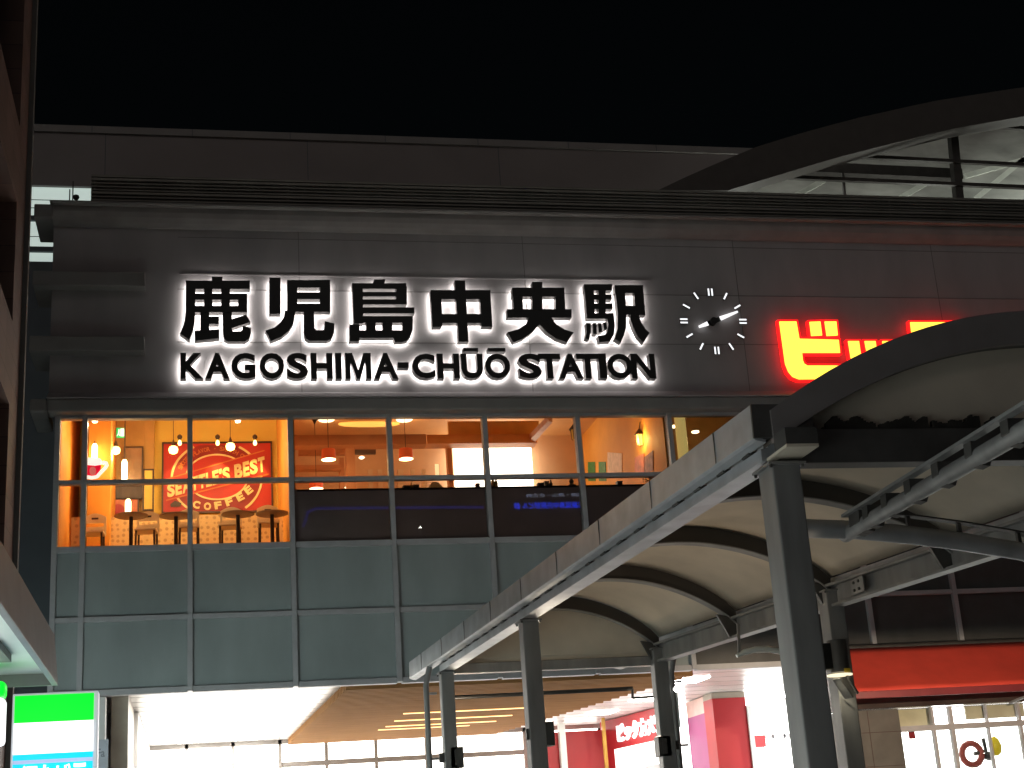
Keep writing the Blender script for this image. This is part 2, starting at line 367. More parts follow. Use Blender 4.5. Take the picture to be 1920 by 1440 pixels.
# red electronics shop
RW = [(9.96, 10.61), (10.48, 7.53)]
def rw(t, z, d=0.0):
    A, B = Vector((9.96, 10.61, z)), Vector((10.48, 7.3, z)); n_ = Vector((-(B - A).y, (B - A).x, 0)).normalized()
    n_ = n_ if n_.x < 0 else -n_
    return A + (B - A) * t + n_ * d
MB().prism([rw(-.1, 3.98), rw(1.02, 3.98), rw(1.02, 4.70), rw(-.1, 4.70)], (.3, .05, 0)).build('shop_header', 'red', SB)
MB().prism([rw(-.1, 0), rw(.12, 0), rw(.12, 3.98), rw(-.1, 3.98)], (.3, .05, 0)).build('shop_jamb', 'red', SB)
MB().prism([rw(.12, 0), rw(1.02, 0), rw(1.02, 3.98), rw(.12, 3.98)], (.3, .05, 0)).build('shop_opening', em('shop_light', (1, .98, .95), 1.3), SB)
sh = MB()
for z_ in (3.0, 3.35): sh.prism([rw(.2, z_, .03), rw(1.0, z_, .03), rw(1.0, z_ + .09, .03), rw(.2, z_ + .09, .03)], (-.05, 0, 0))
sh.build('shop_shelf', 'mull', SB)
MB().box(8.3, 9.96, 10.7, 10.8, 2.4, 4.5).build('shop_panel', 'red', SB)
MB().box(8.75, 8.9, 10.5, 10.68, 0, 4.7).build('steel_post', 'soffit', SB)
MB().box(9.6, 9.68, 9.6, 9.68, 0, 4.7).build('brass_post', 'gold', SB)
A, B = PY(1287, 1330, 6.9), PY(1337, 1320, 5.05)
MB().prism([(A.x, A.y, 2.4), (B.x, B.y, 2.4), (B.x, B.y, 4.35), (A.x, A.y, 4.35)], (.25, .1, 0)).build('magenta_panel', 'magenta', SB)
MB().prism([(A.x, A.y, 4.35), (B.x, B.y, 4.35), (B.x, B.y, 4.7), (A.x, A.y, 4.7)], (.25, .1, 0)).build('bulkhead', pm('pink_reflection', (.72, .5, .45), .4), SB)  # pink puts the red reflected in the glossy ceiling into this colour
A, B = PY(1335, 1310, 5.0), PY(1397, 1310, 5.0)
MB().box(A.x, B.x, 5.0, 5.6, 0, A.z).build('red_pillar', 'red', SB)
MB().box(A.x, B.x, 5.02, 5.6, A.z, 4.71).build('bulkhead', 'stone', SB)
MB().box(B.x, B.x + .10, 4.95, 5.3, 0, 4.4).build('steel_post', 'soffit', SB)
MB().box(10.75, 14.2, 8.2, 8.3, 0, 4.72).build('lit_hall', em('hall_light_b', (1, .99, .96), 4), SB)
fr2 = MB()
for px in (1440, 1462): X = PY(px, 1300, 8.1).x; fr2.box(X - .02, X + .02, 8.1, 8.2, 0, 4.7)
fr2.box(12.2, 14.0, 8.1, 8.19, 3.9, 3.98)
fr2.build('hall_frame', 'mull', SB)
pxbox(MB(), 1395, 1380, 1437, 1400, 7.6, .3).build('hanging_pelmet', 'red', SB)
# right: tiled pier, dark fascia, shop window
MB().box(11.5, 12.62, -.06, .5, 0, 3.76).build('tiled_pier', 'dtile', SB)
pj = MB()
for zz in (1.2, 2.3, 2.75, 3.35): pj.box(11.498, 12.622, -.063, -.06, zz, zz + .012)
pj.box(12.0, 12.012, -.064, -.0605, 0, 3.75)
pj.build('tile_joint', 'dwood', SB)
MB().box(11.4, XE, -.16, .2, 3.77, 4.60).build('shop_fascia', pm('gloss_fascia', (.06, .05, .045), .18, var=.3, scale=1.5), SB)
MB().box(12.62, XE, 3.2, 3.3, 0, 4.0).build('lit_hall', em('shop_back', (1, .99, .96), 4), SB)
fr3 = MB()
for px, wd in ((1752, .05), (1787, .07), (1855, .03), (1916, .05)): X = PY(px, 1380, 0).x; fr3.box(X - wd / 2, X + wd / 2, -.05, .05, 0, 3.76)
fr3.box(12.62, XE, -.045, .04, 3.34, 3.44); fr3.box(12.62, XE, -.045, .04, 0, .3)
fr3.build('shop_window_frame', 'mull', SB)
MB().box(12.62, 13.42, .2, .25, 3.44, 3.76).build('transom_panel', pm('cream_panel', (.55, .53, .36), .5), SB)
MB().box(14.1, 15.3, .2, .25, 3.52, 3.76).build('transom_panel', pm('cream_panel2', (.50, .48, .34), .5), SB)
MB().box(12.62, XE, -.003, .003, .3, 3.34).build('shop_window_pane', 'glass', SB)

# ---- rear block of the station and the recess wall at the left
RB = thing('rear_station_block', (6, 6, 0), 'long plain rear parapet wall rising behind the station front', 'building')
MB().box(-2.26, 13.5, 6, 6.27, 11.0, 18.05).box(-8, -2.26, 6, 6.1, 16.72, 18.05).box(-8, -2.26, 6, 7, 0, 14.72).build('wall', 'rear', RB)
MB().box(-8, 13.9, 5.94, 7.05, 18.05, 18.22).build('coping', 'cornice', RB)
cj = MB()
for k in range(7): cj.box(-2.3 + 2.25 * k, -2.285 + 2.25 * k, 5.93, 5.94, 18.05, 18.22)
for k in range(3): cj.box(-2.0 + 4.6 * k, -1.985 + 4.6 * k, 5.994, 6, 14, 18.05)
cj.build('panel_joint', 'recess', RB)
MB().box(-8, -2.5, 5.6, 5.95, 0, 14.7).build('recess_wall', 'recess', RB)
MB().box(-6, -2.2, 6.28, 6.3, 14.5, 17.0).build('lit_window', em('deck_light', (.80, .95, .88), .55), RB)
rl = MB()
for z_ in (16.25, 16.45, 15.55, 14.9): rl.box(-6, -2.26, 6.2, 6.22, z_, z_ + .012)
for z_ in (15.91, 15.16): rl.box(-6, -2.26, 5.98, 6.08, z_ - .05, z_ + .06)
rl.build('window_bar', 'recess', RB)
pole = thing('mast_camera', PY(135, 383, .2), 'small dark mast with a round camera standing on the cornice end', 'mast')
A = PY(136, 384, .2); MB().tube([(A.x, .2, 13.3), (A.x, .2, PY(136, 340, .2).z)], .012, 6).tube([(A.x - .055, .2, 13.3), (A.x - .055, .2, PY(129, 355, .2).z)], .012, 6).build('pole', 'dsteel', pole)
MB().lathe((A.x + .06, .2, PY(136, 374, .2).z + .05), [(.005, -.06), (.04, -.05), (.06, -.01), (.05, .03), (.01, .05)], 10).build('camera_dome', 'dsteel', pole, True)

# ---- big arched roof over the tracks
AR = thing('arched_station_roof', (16, 4, 13.4), 'great curved roof end with dim lit glazing rising over the station at right', 'roof')
out = [(1235, 356), (1300, 325), (1413, 277), (1493, 252), (1600, 223), (1747, 190), (1920, 163), (2100, 146), (2350, 135)]
inn = [(1365, 357), (1467, 326), (1563, 297), (1633, 279), (1777, 243), (1920, 218), (2100, 198), (2350, 185)]
def band(mb, lo, hi, off):
    for i in range(len(lo) - 1): mb.prism([lo[i], lo[i + 1], hi[i + 1], hi[i]], off)
    return mb
def resample(pts, n):
    L = [0]
    for a, b in zip(pts[:-1], pts[1:]): L.append(L[-1] + math.hypot(b[0] - a[0], b[1] - a[1]))
    r = []
    for k in range(n):
        s = L[-1] * k / (n - 1)
        for i in range(len(pts) - 1):
            if s <= L[i + 1] + 1e-6:
                t = (s - L[i]) / (L[i + 1] - L[i]); r.append((pts[i][0] + t * (pts[i + 1][0] - pts[i][0]), pts[i][1] + t * (pts[i + 1][1] - pts[i][1]))); break
    return r
O2, I2 = resample(out, 24), resample(inn, 24)
band(MB(), [PY(*p, 4) for p in I2], [PY(*p, 4) for p in O2], (0, .55, 0)).build('arch_fascia', pm('arch_paint', (.095, .087, .08), .6, var=.1), AR)
MB().box(11.5, 30, 5.1, 12, 13.9, 14.0).build('deck', 'rear', AR)
gl = MB().prism([PY(1330, 375, 7.5)] + [PY(p[0], p[1] - 12, 7.5) for p in I2] + [PY(2350, 390, 7.5)], (0, .1, 0)).build('inner_ceiling', pm('hall_lining', (.46, .465, .43), .6, var=.3, scale=.8, stretch=(1, 1, 3)), AR)
gb = MB()
for y0, y1, x0 in ((331, 345, 1440), (292, 306, 1578), (231, 245, 1790)):
    A, B = PY(x0, y0, 4.7), PY(2200, y1 + 18, 4.7); gb.bar(A, B, .1, .09)
gb.build('glazing_bar', 'dsteel', AR)
MB().bar(PY(1785, 240, 4.8), PY(1797, 375, 4.8), .2, .2).build('glazing_post', 'dsteel', AR)
MB().bar(PY(1580, 325, 4.8), PY(1584, 368, 4.8), .06, .06).build('glazing_post', 'steel', AR)
MB().bar(PY(1500, 316, 6.2), PY(1800, 330, 6.2), .3, .28).build('duct', 'dsteel', AR)
rf = MB()
for x0, y0, x1, y1 in ((1370, 357, 1470, 325), (1490, 368, 1545, 338), (1690, 370, 1760, 330), (1830, 372, 1930, 290), (1810, 330, 1920, 300)):
    rf.bar(PY(x0, y0, 6.9), PY(x1, y1, 6.9), .08, .14)
rf.build('roof_strut', pm('pale_strut', (.75, .78, .70), .5), AR)
lamp('deck_lamp', 'POINT', (14.0, 5.9, 14.6), 110, (.95, 1, .91), AR, .3)
lamp('deck_lamp', 'POINT', (18.5, 5.9, 15.0), 120, (.95, 1, .91), AR, .3)
lamp('deck_lamp', 'POINT', (22.5, 5.9, 16.5), 120, (.95, 1, .91), AR, .3)

# ------------------------------------------------------------------ station name in halo-lit letters
YF, DP = -.235, .165
def kanji_sign():
    S = thing('station_name_sign', (4, -.2, 10.9), 'six large black halo lit characters naming the station', 'sign')
    c1 = lambda p: (320 + p[0] / 6, 510 + p[1] / 6); c2 = lambda p: (640 + p[0] / 6.4, 510 + p[1] / 6.4); c3 = lambda p: (930 + p[0] / 6.1935, 510 + p[1] / 6.1935)
    rc = lambda a, b, c, d: [(a, b), (c, b), (c, d), (a, d)]
    K = [
     (c1, [rc(463, 52, 582, 120), rc(170, 95, 892, 190), [(170, 180), (278, 180), (276, 450), (270, 560), (250, 660), (210, 765), (105, 690), (135, 620), (155, 550), (168, 440)],
       rc(172, 240, 862, 310), rc(172, 378, 862, 450), rc(375, 150, 470, 445), rc(568, 150, 668, 445), rc(760, 250, 862, 448), rc(333, 440, 435, 690),
       [(268, 655), (548, 640), (548, 740), (272, 770)], rc(400, 495, 545, 580),
       [(585, 440), (690, 440), (690, 640), (700, 662), (790, 662), (806, 645), (812, 598), (905, 620), (905, 680), (885, 740), (840, 775), (640, 775), (602, 750), (588, 690)],
       [(670, 530), (850, 472), (900, 555), (670, 632)]]),
     (c1, [rc(1110, 62, 1237, 470), rc(1310, 88, 1795, 175), rc(1312, 150, 1425, 445), rc(1680, 150, 1797, 445), rc(1400, 225, 1700, 303), rc(1400, 352, 1700, 446),
       [(1285, 430), (1400, 430), (1398, 500), (1380, 580), (1330, 660), (1250, 725), (1125, 775), (1068, 655), (1170, 620), (1240, 560), (1275, 500)],
       [(1498, 430), (1615, 430), (1620, 630), (1640, 650), (1715, 650), (1732, 635), (1735, 550), (1845, 575), (1840, 680), (1810, 745), (1760, 770), (1560, 770), (1515, 740), (1500, 690)]]),
     (c2, [[(395, 88), (530, 88), (515, 150), (370, 150)], rc(130, 133, 780, 200), [(132, 150), (258, 150), (262, 615), (148, 615)], rc(660, 170, 788, 386), rc(200, 237, 700, 290), rc(200, 325, 770, 386),
       rc(240, 420, 880, 492), rc(240, 525, 860, 605), [(735, 560), (862, 560), (858, 690), (830, 770), (790, 820), (730, 835), (645, 835), (625, 780), (715, 770), (735, 715)],
       rc(200, 695, 740, 785), rc(100, 625, 220, 825), rc(298, 590, 415, 720), rc(497, 590, 614, 720)]),
     (c2, [[(1360, 100), (1485, 100), (1528, 835), (1408, 838)], rc(1072, 215, 1790, 325), [(1070, 230), (1200, 230), (1215, 640), (1200, 658), (1093, 658)], [(1660, 230), (1790, 230), (1815, 655), (1685, 655)], rc(1100, 500, 1790, 610)]),
     (c3, [rc(420, 115, 540, 440), rc(190, 180, 795, 285), [(192, 200), (308, 200), (315, 440), (205, 440)], [(688, 200), (796, 200), (808, 440), (696, 440)], rc(130, 428, 880, 528),
       [(390, 515), (350, 600), (265, 660), (135, 695), (205, 815), (320, 770), (425, 695), (505, 605), (590, 695), (700, 770), (830, 815), (905, 697), (800, 665), (705, 605), (635, 515)]]),
     (c3, [rc(1025, 140, 1348, 215), [(1027, 170), (1135, 170), (1150, 540), (1058, 540)], rc(1192, 180, 1276, 500), rc(1100, 260, 1345, 318), rc(1100, 362, 1355, 428), rc(1100, 475, 1370, 540),
       [(1290, 500), (1372, 500), (1385, 620), (1375, 720), (1330, 800), (1205, 812), (1185, 740), (1265, 725), (1298, 690), (1305, 600)],
       [(1050, 588), (1105, 588), (1105, 700), (1085, 780), (1040, 765), (1055, 680)], [(1125, 588), (1170, 588), (1175, 720), (1130, 715)], [(1185, 588), (1225, 588), (1240, 690), (1200, 700)], [(1245, 580), (1285, 575), (1296, 650), (1262, 668)],
       rc(1385, 145, 1715, 240), [(1387, 180), (1500, 180), (1520, 480), (1515, 640), (1490, 730), (1455, 815), (1380, 770), (1415, 650), (1420, 480)], [(1610, 200), (1717, 200), (1740, 495), (1625, 495)], rc(1480, 385, 1735, 488),
       [(1570, 470), (1660, 470), (1690, 570), (1740, 650), (1790, 700), (1720, 815), (1650, 740), (1600, 640), (1565, 540)]]),
    ]
    for cv, strokes in K:
        mb = MB()
        for k, s in enumerate(strokes):
            y0 = YF + .0022 * k
            pts = [PY(*cv(p), YF) for p in s]; pts = [Vector((p.x, y0, p.z)) for p in pts]
            mb.prism(pts, (0, DP - .001 * k, 0), 0, 1, 2)
        mb.build('character', ['black', 'lside', 'halo'], S)
    return S
kanji_sign()
def roman_sign():
    S = thing('romanized_name_sign', (4, -.2, 9.9), 'row of black halo lit capital letters below the large characters', 'sign')
    L1 = [('K', 75, 255), ('A', 270, 460), ('G', 475, 662), ('O', 697, 887), ('S', 910, 1073), ('H', 1100, 1265), ('I', 1293, 1335), ('M', 1370, 1565), ('A', 1592, 1775), ('-', 1778, 1862)]
    L2 = [('C', 57, 220), ('H', 245, 402), ('Ū', 425, 578), ('Ō', 605, 782), ('S', 858, 1015), ('T', 1008, 1160), ('A', 1158, 1325), ('T', 1295, 1446), ('I', 1462, 1502), ('O', 1526, 1695), ('N', 1705, 1868)]
    rows = [(t, 320 + a / 4.174, 320 + b / 4.174, 640 + 90 / 4.174, 640 + 291 / 4.174) for t, a, b in L1] + [(t, 760 + a / 4, 760 + b / 4, 640 + 91 / 4, 640 + 276 / 4) for t, a, b in L2]
    for i, (t, x0, x1, y0, y1) in enumerate(rows):
        if t == '-': y0, y1 = 640 + 163 / 4.174, 640 + 208 / 4.174
        A, B = PY(x0, y1, YF), PY(x1, y0, YF); mb = MB()
        mp = lambda x, y, d: (x, YF + (0 if d else DP) + .0006 * i, y)
        shp = {'M': [(0, 0), (0, 1), (.28, 1), (.5, .33), (.72, 1), (1, 1), (1, 0), (.80, 0), (.80, .74), (.575, 0), (.425, 0), (.20, .74), (.20, 0)],
               'N': [(0, 0), (0, 1), (.27, 1), (.77, .32), (.77, 1), (1, 1), (1, 0), (.74, 0), (.23, .70), (.23, 0)]}.get(t)
        if shp: mb.prism([(A.x + (B.x - A.x) * u, YF + .0006 * i, A.z + (B.z - A.z) * v) for u, v in shp], (0, DP, 0), 0, 1, 2)
        elif t in '-I': mb.box(A.x, B.x, YF, YF + DP, A.z, B.z)
        else: add_glyphs(mb, {'Ū': 'U', 'Ō': 'O'}.get(t, t), mp, (A.x, A.z, B.x, B.z), .04, (0, 1, 2))
        if t in 'ŪŌ':
            C_, D_ = PY(x0 + (3 if t == 'Ū' else 4), 640 + 75 / 4, YF), PY(x1 - 8, 640 + 49 / 4, YF)
            mb.box(C_.x, D_.x, YF, YF + DP, C_.z, D_.z)
        if t in '-IŪŌ':
            for q, f in enumerate(mb.f):
                if all(abs(mb.v[k].y - (YF + DP)) < 1e-4 for k in f): mb.m[q] = 2
        mb.build('letter', ['black', 'lside', 'halo'], S)
roman_sign()

# ------------------------------------------------------------------ wall clock
CK = thing('wall_clock', PY(1338, 602, -.1), 'open wall clock of white hour bars with two white hands', 'clock')
cc = PY(1338, 602, -.1); rr = .62
for h in range(12):
    t = math.pi / 2 - h * math.pi / 6; d = Vector((math.cos(t), 0, math.sin(t))); sd = Vector((-d.z, 0, d.x))
    for o_ in ((-.035, .035) if h % 3 == 0 else (0,)):
        MB().prism([cc + d * r_ + sd * (o_ + e) for r_, e in ((rr - .09, -.016), (rr + .06, -.016), (rr + .06, .016), (rr - .09, .016))], (0, .05, 0), 0, 1, 1).build('hour_mark', [em('clock_white', (.95, .98, 1), 1.25), 'black'], CK)
for tip, r0, r1, w0, w1 in (((1396, 579), .16, .56, .042, .018), ((1307, 614), .13, .33, .042, .022)):
    d = (PY(*tip, -.1) - cc).normalized(); sd = Vector((-d.z, 0, d.x))
    MB().prism([cc + d * r0 - sd * w0, cc + d * r1 - sd * w1, cc + d * r1 + sd * w1, cc + d * r0 + sd * w0], (0, .02, 0)).build('clock_hand', em('hand_white', (1, 1, 1), 1.2), CK)
    MB().prism([cc + d * (r0 + .02) - sd * .045 + Vector((0, .025, 0)), cc - d * .1 - sd * .045 + Vector((0, .025, 0)), cc - d * .1 + sd * .045 + Vector((0, .025, 0)), cc + d * (r0 + .02) + sd * .045 + Vector((0, .025, 0))], (0, .02, 0)).build('hand_tail', 'black', CK)
MB().lathe((cc.x, 0, 0), [(.06, 0), (.06, .01)], 4).v
mb = MB(); mb.tube([(cc.x, -.14, cc.z), (cc.x, 0, cc.z)], .07, 16); mb.build('hub', 'black', CK)

# ------------------------------------------------------------------ red and yellow shop sign on the wall
def grow(pts, e):
    n = len(pts); ar = sum(pts[i][0] * pts[(i + 1) % n][1] - pts[(i + 1) % n][0] * pts[i][1] for i in range(n)); s = 1 if ar > 0 else -1; r = []
    for i in range(n):
        a, b, c = Vector(pts[i - 1]), Vector(pts[i]), Vector(pts[(i + 1) % n])
        d1, d2 = (b - a).normalized(), (c - b).normalized(); n1, n2 = Vector((d1.y, -d1.x)) * s, Vector((d2.y, -d2.x)) * s
        m = n1 + n2; m = m / max(.5, m.dot(n1) if m.length else 1) if m.length > 1e-3 else n1
        if m.length > 1.8: m = m.normalized() * 1.8
        r.append(tuple(b + m * e))
    return r
SG = thing('shop_wall_sign', (13, -.2, 10.4), 'glowing yellow and red katakana shop sign on the wall, partly behind the canopy arch', 'sign')
c6 = lambda p: (1280 + p[0] / 3, 480 + p[1] / 3)
chars = [
 [[(545, 368), (640, 368), (657, 465), (878, 471), (886, 543), (672, 543), (676, 585), (684, 605), (702, 616), (905, 616), (915, 690), (655, 692), (620, 678), (596, 650), (578, 605)], [(715, 370), (775, 368), (785, 445), (725, 448)], [(800, 368), (865, 368), (873, 445), (812, 448)]],
 [[(932, 478), (992, 478), (1010, 600), (952, 600)], [(1025, 478), (1085, 478), (1103, 595), (1047, 595)], [(1125, 478), (1190, 478), (1205, 590), (1180, 650), (1130, 685), (1060, 690), (1050, 632), (1100, 622), (1135, 590)]],
 [[(1282, 372), (1590, 372), (1600, 450), (1575, 580), (1510, 670), (1420, 695), (1370, 695), (1360, 630), (1440, 615), (1500, 545), (1515, 445), (1372, 445), (1340, 520), (1262, 520), (1290, 440)]]]
yel, redm = em('sign_yellow', (1, .74, .07), 1.9), em('sign_red', (1, .012, .012), 1.6)
for ch in chars:
    fb, ff = MB(), MB()
    for s in ch:
        q = [PY(*c6(p), -.2) for p in grow(s, 10)]; fb.prism(q, (0, .12, 0))
        q = [PY(*c6(p), -.225) for p in s]; ff.prism(q, (0, .024, 0))
    o = fb.build('character', redm, SG); ff.build('face', yel, o)
for i, t in enumerate('カメラ'):
    x0 = 15.75 + i * 1.28; fb, ff = MB(), MB()
    add_glyphs(fb, t, lambda x, y, d: (x, -.2 if d else -.08, y), (x0 - .03, 10.12, x0 + 1.13, 11.18), .06)
    add_glyphs(ff, t, lambda x, y, d: (x, -.225 if d else -.201, y), (x0, 10.15, x0 + 1.1, 11.15), .03)
    o = fb.build('character', redm, SG); ff.build('face', yel, o)

# ------------------------------------------------------------------ coffee shop contents
def spin(o, a): o.rotation_euler.z = a
def chair_proto():
    t = thing('cafe_chair', (0, 0, 0), '', 'chair', 'chairs along the coffee shop window')
    MB().prism([(-.19, -.2, .43), (.19, -.2, .43), (.2, .2, .43), (-.2, .2, .43)], (0, 0, .04)).build('seat', 'chair', t, bevel=.01)
    b = MB(); outl = [(-.2, .47), (-.2, .80)] + [(-.2 + .4 * k / 8, .80 + .07 * math.sin(math.pi * k / 8)) for k in range(1, 8)] + [(.2, .80), (.2, .47)]
    b.prism([(x, .2, z) for x, z in outl[1:-1]] + [(.2, .2, .69), (-.2, .2, .69)], (0, .03, 0))
    b.box(-.2, -.16, .2, .23, .47, .69); b.box(.16, .2, .2, .23, .47, .69); b.box(-.16, .16, .2, .225, .56, .62)
    b.build('backrest', 'chair', t)
    b = MB(); b.box(-.06, .06, .196, .2, .755, .79); b.build('handle_slot', 'dwood', t)
    for x in (-.17, .17):
        for y in (-.17, .19): MB().bar((x, y, 0), (x * .95, y, .43), .035, .035).build('leg', 'dwood', t)
    return t
ZF = 7.12
cp = chair_proto()
CH = [(176, 'cream cafe chair standing nearest the glowing cup sign'), (275, 'cream cafe chair just left of the red mural'), (354, 'cream cafe chair under the left end of the mural lettering'),
      (431, 'cream cafe chair below the middle of the red mural'), (503, 'cream cafe chair under the right end of the mural')]
for i, (px, lb) in enumerate(CH):
    o = cp if i == 0 else copy_tree(cp); yy = 1.45; q = PY(px, 958 - 4 * i, yy); o.location = (q.x, yy, q.z - .87); o['label'] = lb; spin(o, random.uniform(-.15, .15))
def table_proto():
    t = thing('cafe_table', (0, 0, 0), '', 'table', 'round tables along the coffee shop window')
    MB().lathe((0, 0, .70), [(.27, 0), (.295, .01), (.295, .028), (.28, .03)], 28).build('tabletop', 'tabletop', t, True)
    MB().lathe((0, 0, .02), [(.035, 0), (.035, .68)], 12).build('pedestal', 'dwood', t, True)
    MB().lathe((0, 0, 0), [(.2, 0), (.2, .015), (.04, .04)], 20).build('base', 'dwood', t, True)
    return t
tp = table_proto()
TB = [(246, 967, 'round brown pedestal table in front of the bright tubes'), (330, 967, 'round pedestal table below the left edge of the mural'), (446, 964, 'round pedestal table below the word coffee of the mural'), (510, 963, 'round pedestal table nearest the partition at the end of the coffee shop')]
for i, (px, py, lb) in enumerate(TB):
    o = tp if i == 0 else copy_tree(tp); q = PY(px, py, .75); o.location = (q.x, .75, q.z - .72); o['label'] = lb

# mural with the coffee shop's emblem
MU = thing('coffee_mural', PY(407, 960, 4.36), 'big red framed coffee mural with an oval emblem and cream lettering', 'picture')
ML, MR = PY(307, 833, 4.36), PY(509, 957, 4.36)
def mz(p, Y): q = PY(300 + p[0] / 5.335, 770 + p[1] / 5.335, 4.36); return Vector((q.x, Y, q.z))
MB().box(ML.x, MR.x, 4.34, 4.39, MR.z, ML.z).build('board', 'mural_red', MU)
fm = MB(); e = .035
fm.box(ML.x - e, MR.x + e, 4.32, 4.39, ML.z, ML.z + e).box(ML.x - e, MR.x + e, 4.32, 4.39, MR.z - e, MR.z).box(ML.x - e, ML.x, 4.32, 4.39, MR.z, ML.z).box(MR.x, MR.x + e, 4.32, 4.39, MR.z, ML.z)
fm.build('frame', 'dwood', MU)
def ring(cx, cy, rx, ry, wd, Y, name, mat, lim=None):
    mb = MB(); N = 72
    for k in range(N):
        t0, t1 = 2 * math.pi * k / N, 2 * math.pi * (k + 1) / N
        P = [(cx + rx * math.cos(t0), cy + ry * math.sin(t0)), (cx + rx * math.cos(t1), cy + ry * math.sin(t1)), (cx + (rx - wd) * math.cos(t1), cy + (ry - wd) * math.sin(t1)), (cx + (rx - wd) * math.cos(t0), cy + (ry - wd) * math.sin(t0))]
        if any(p[1] < 348 or p[1] > 1000 for p in P): continue
        mb.prism([mz(p, Y) for p in P], (0, .006, 0))
    mb.build(name, mat, MU)
N = 60
MB().prism([mz((565 + 440 * math.cos(2 * math.pi * k / N), min(998, max(350, 690 + 370 * math.sin(2 * math.pi * k / N)))), 4.334) for k in range(N)], (0, .004, 0)).build('oval_ground', 'mural_dark', MU)
MB().prism([mz((570 + 310 * math.cos(2 * math.pi * k / N), 668 + 225 * math.sin(2 * math.pi * k / N)), 4.328) for k in range(N)], (0, .004, 0)).build('oval_centre', 'mural_red', MU)
ring(565, 690, 460, 385, 22, 4.326, 'outer_ring', 'cream'); ring(570, 668, 315, 232, 16, 4.322, 'inner_ring', 'cream')
MB().prism([mz(p, 4.314) for p in ((45, 700), (1045, 405), (1100, 640), (60, 905))], (0, .005, 0)).build('banner', 'mural_red', MU)
MB().prism([mz(p, 4.312) for p in ((45, 690), (1045, 397), (1045, 409), (45, 703))], (0, .004, 0)).prism([mz(p, 4.312) for p in ((60, 896), (1090, 632), (1092, 645), (60, 910))], (0, .004, 0)).build('banner_edge', 'mural_lab', MU)
def letter_quad(mb, t, q, Y, off=.03):
    """fit letter t into quad q (bl, br, tr, tl) in mural coordinates"""
    def mp(x, y, d):
        a = (q[0][0] + (q[1][0] - q[0][0]) * x, q[0][1] + (q[1][1] - q[0][1]) * x); b = (q[3][0] + (q[2][0] - q[3][0]) * x, q[3][1] + (q[2][1] - q[3][1]) * x)
        return mz((a[0] + (b[0] - a[0]) * y, a[1] + (b[1] - a[1]) * y), Y - (.008 if d else 0))
    add_glyphs(mb, t, mp, (0, 0, 1, 1), off)
mb = MB(); word = "SEATTLE'S BEST"; wds = dict(zip("SEATL'B ", (.95, .8, 1.05, .85, .75, .35, 1, .45))); tot = sum(wds[c] for c in word); u = 0
for c in word:
    du = wds[c] / tot; u0, u1 = u + du * .04, u + du * .96; u += du
    if c == ' ': continue
    bx = lambda t: (72 + (1055 - 72) * t, 880 - (880 - 612) * t); tx = lambda t: (68 + (1045 - 68) * t, 745 - (745 - 462) * t)
    b0, b1, t0, t1 = bx(u0), bx(u1), tx(u0), tx(u1)
    if c == "'": b0 = tuple(t0[i] + (b0[i] - t0[i]) * .35 for i in (0, 1)); b1 = tuple(t1[i] + (b1[i] - t1[i]) * .35 for i in (0, 1))
    letter_quad(mb, c, (b0, b1, t1, t0), 4.30, .045)
mb.build('banner_lettering', 'cream', MU)
mb = MB()
for c, cx, cy, ang in (('C', 365, 945, 14), ('O', 475, 962, 3), ('F', 580, 952, -8), ('F', 690, 918, -18), ('E', 800, 868, -28), ('E', 885, 800, -38)):
    a = R(ang); ux, uy = (math.cos(a), math.sin(a)), (math.sin(a), -math.cos(a)); hw, hh = 36, 38
    P = [(cx + ux[0] * sx * hw + uy[0] * sy * hh, cy + ux[1] * sx * hw + uy[1] * sy * hh) for sx, sy in ((-1, -1), (1, -1), (1, 1), (-1, 1))]
    letter_quad(mb, c, P, 4.318, .05)
mb.build('arc_lettering', 'cream', MU)
mb = MB(); word = 'SMOOTH FLAVOR · SMOOTH QUALITY'
for k, c in enumerate(word):
    if c == ' ': continue
    t = R(200 + 140 * k / (len(word) - 1)); cx, cy = 565 + 385 * math.cos(t), 672 + 288 * math.sin(t); a = t + math.pi / 2
    ux, uy = (math.cos(a), math.sin(a)), (math.sin(a), -math.cos(a)); hw, hh = (15, 22) if c not in '·I' else (5, 5 if c == '·' else 22)
    letter_quad(mb, c, [(cx + ux[0] * sx * hw + uy[0] * sy * hh, cy + ux[1] * sx * hw + uy[1] * sy * hh) for sx, sy in ((-1, -1), (1, -1), (1, 1), (-1, 1))], 4.324, .02)
mb.build('small_lettering', 'mural_lab', MU)
mb = MB(); mb.prism([mz(p, 4.31) for p in ((100, 945), (150, 905), (215, 930), (205, 965), (110, 968))], (0, .006, 0)); mb.build('bean', 'dwood', MU)

# glowing globe pendants
globe = em('globe_glass', (1, .66, .22), 5.0)
def globe_pendant(px, py, Y, lb, cord_top=10.76, e=50):
    q = PY(px, py, Y); t = thing('globe_pendant', (q.x, Y, q.z), lb, 'pendant lamp', 'glowing globe lamps in the coffee shop')
    MB().lathe((q.x, Y, q.z), [(.03, -.085), (.075, -.06), (.092, 0), (.075, .05), (.03, .075)], 18).build('globe', globe, t, True)
    MB().lathe((q.x, Y, q.z + .07), [(.045, 0), (.03, .06), (.008, .13)], 12).build('cap', 'dwood', t, True)
    MB().tube([(q.x, Y, q.z + .18), (q.x, Y, cord_top)], .006, 6).build('cord', 'dwood', t)
    lamp('globe_light', 'POINT', (q.x, Y - .15, q.z - .15), e, (1, .76, .42), t, .1)
globe_pendant(217, 844, 2.9, 'glowing globe pendant below the small green exit sign')
globe_pendant(325, 843, 2.4, 'glowing globe pendant over the top left corner of the mural')
globe_pendant(432, 837, 2.4, 'glowing globe pendant in front of the middle of the mural')
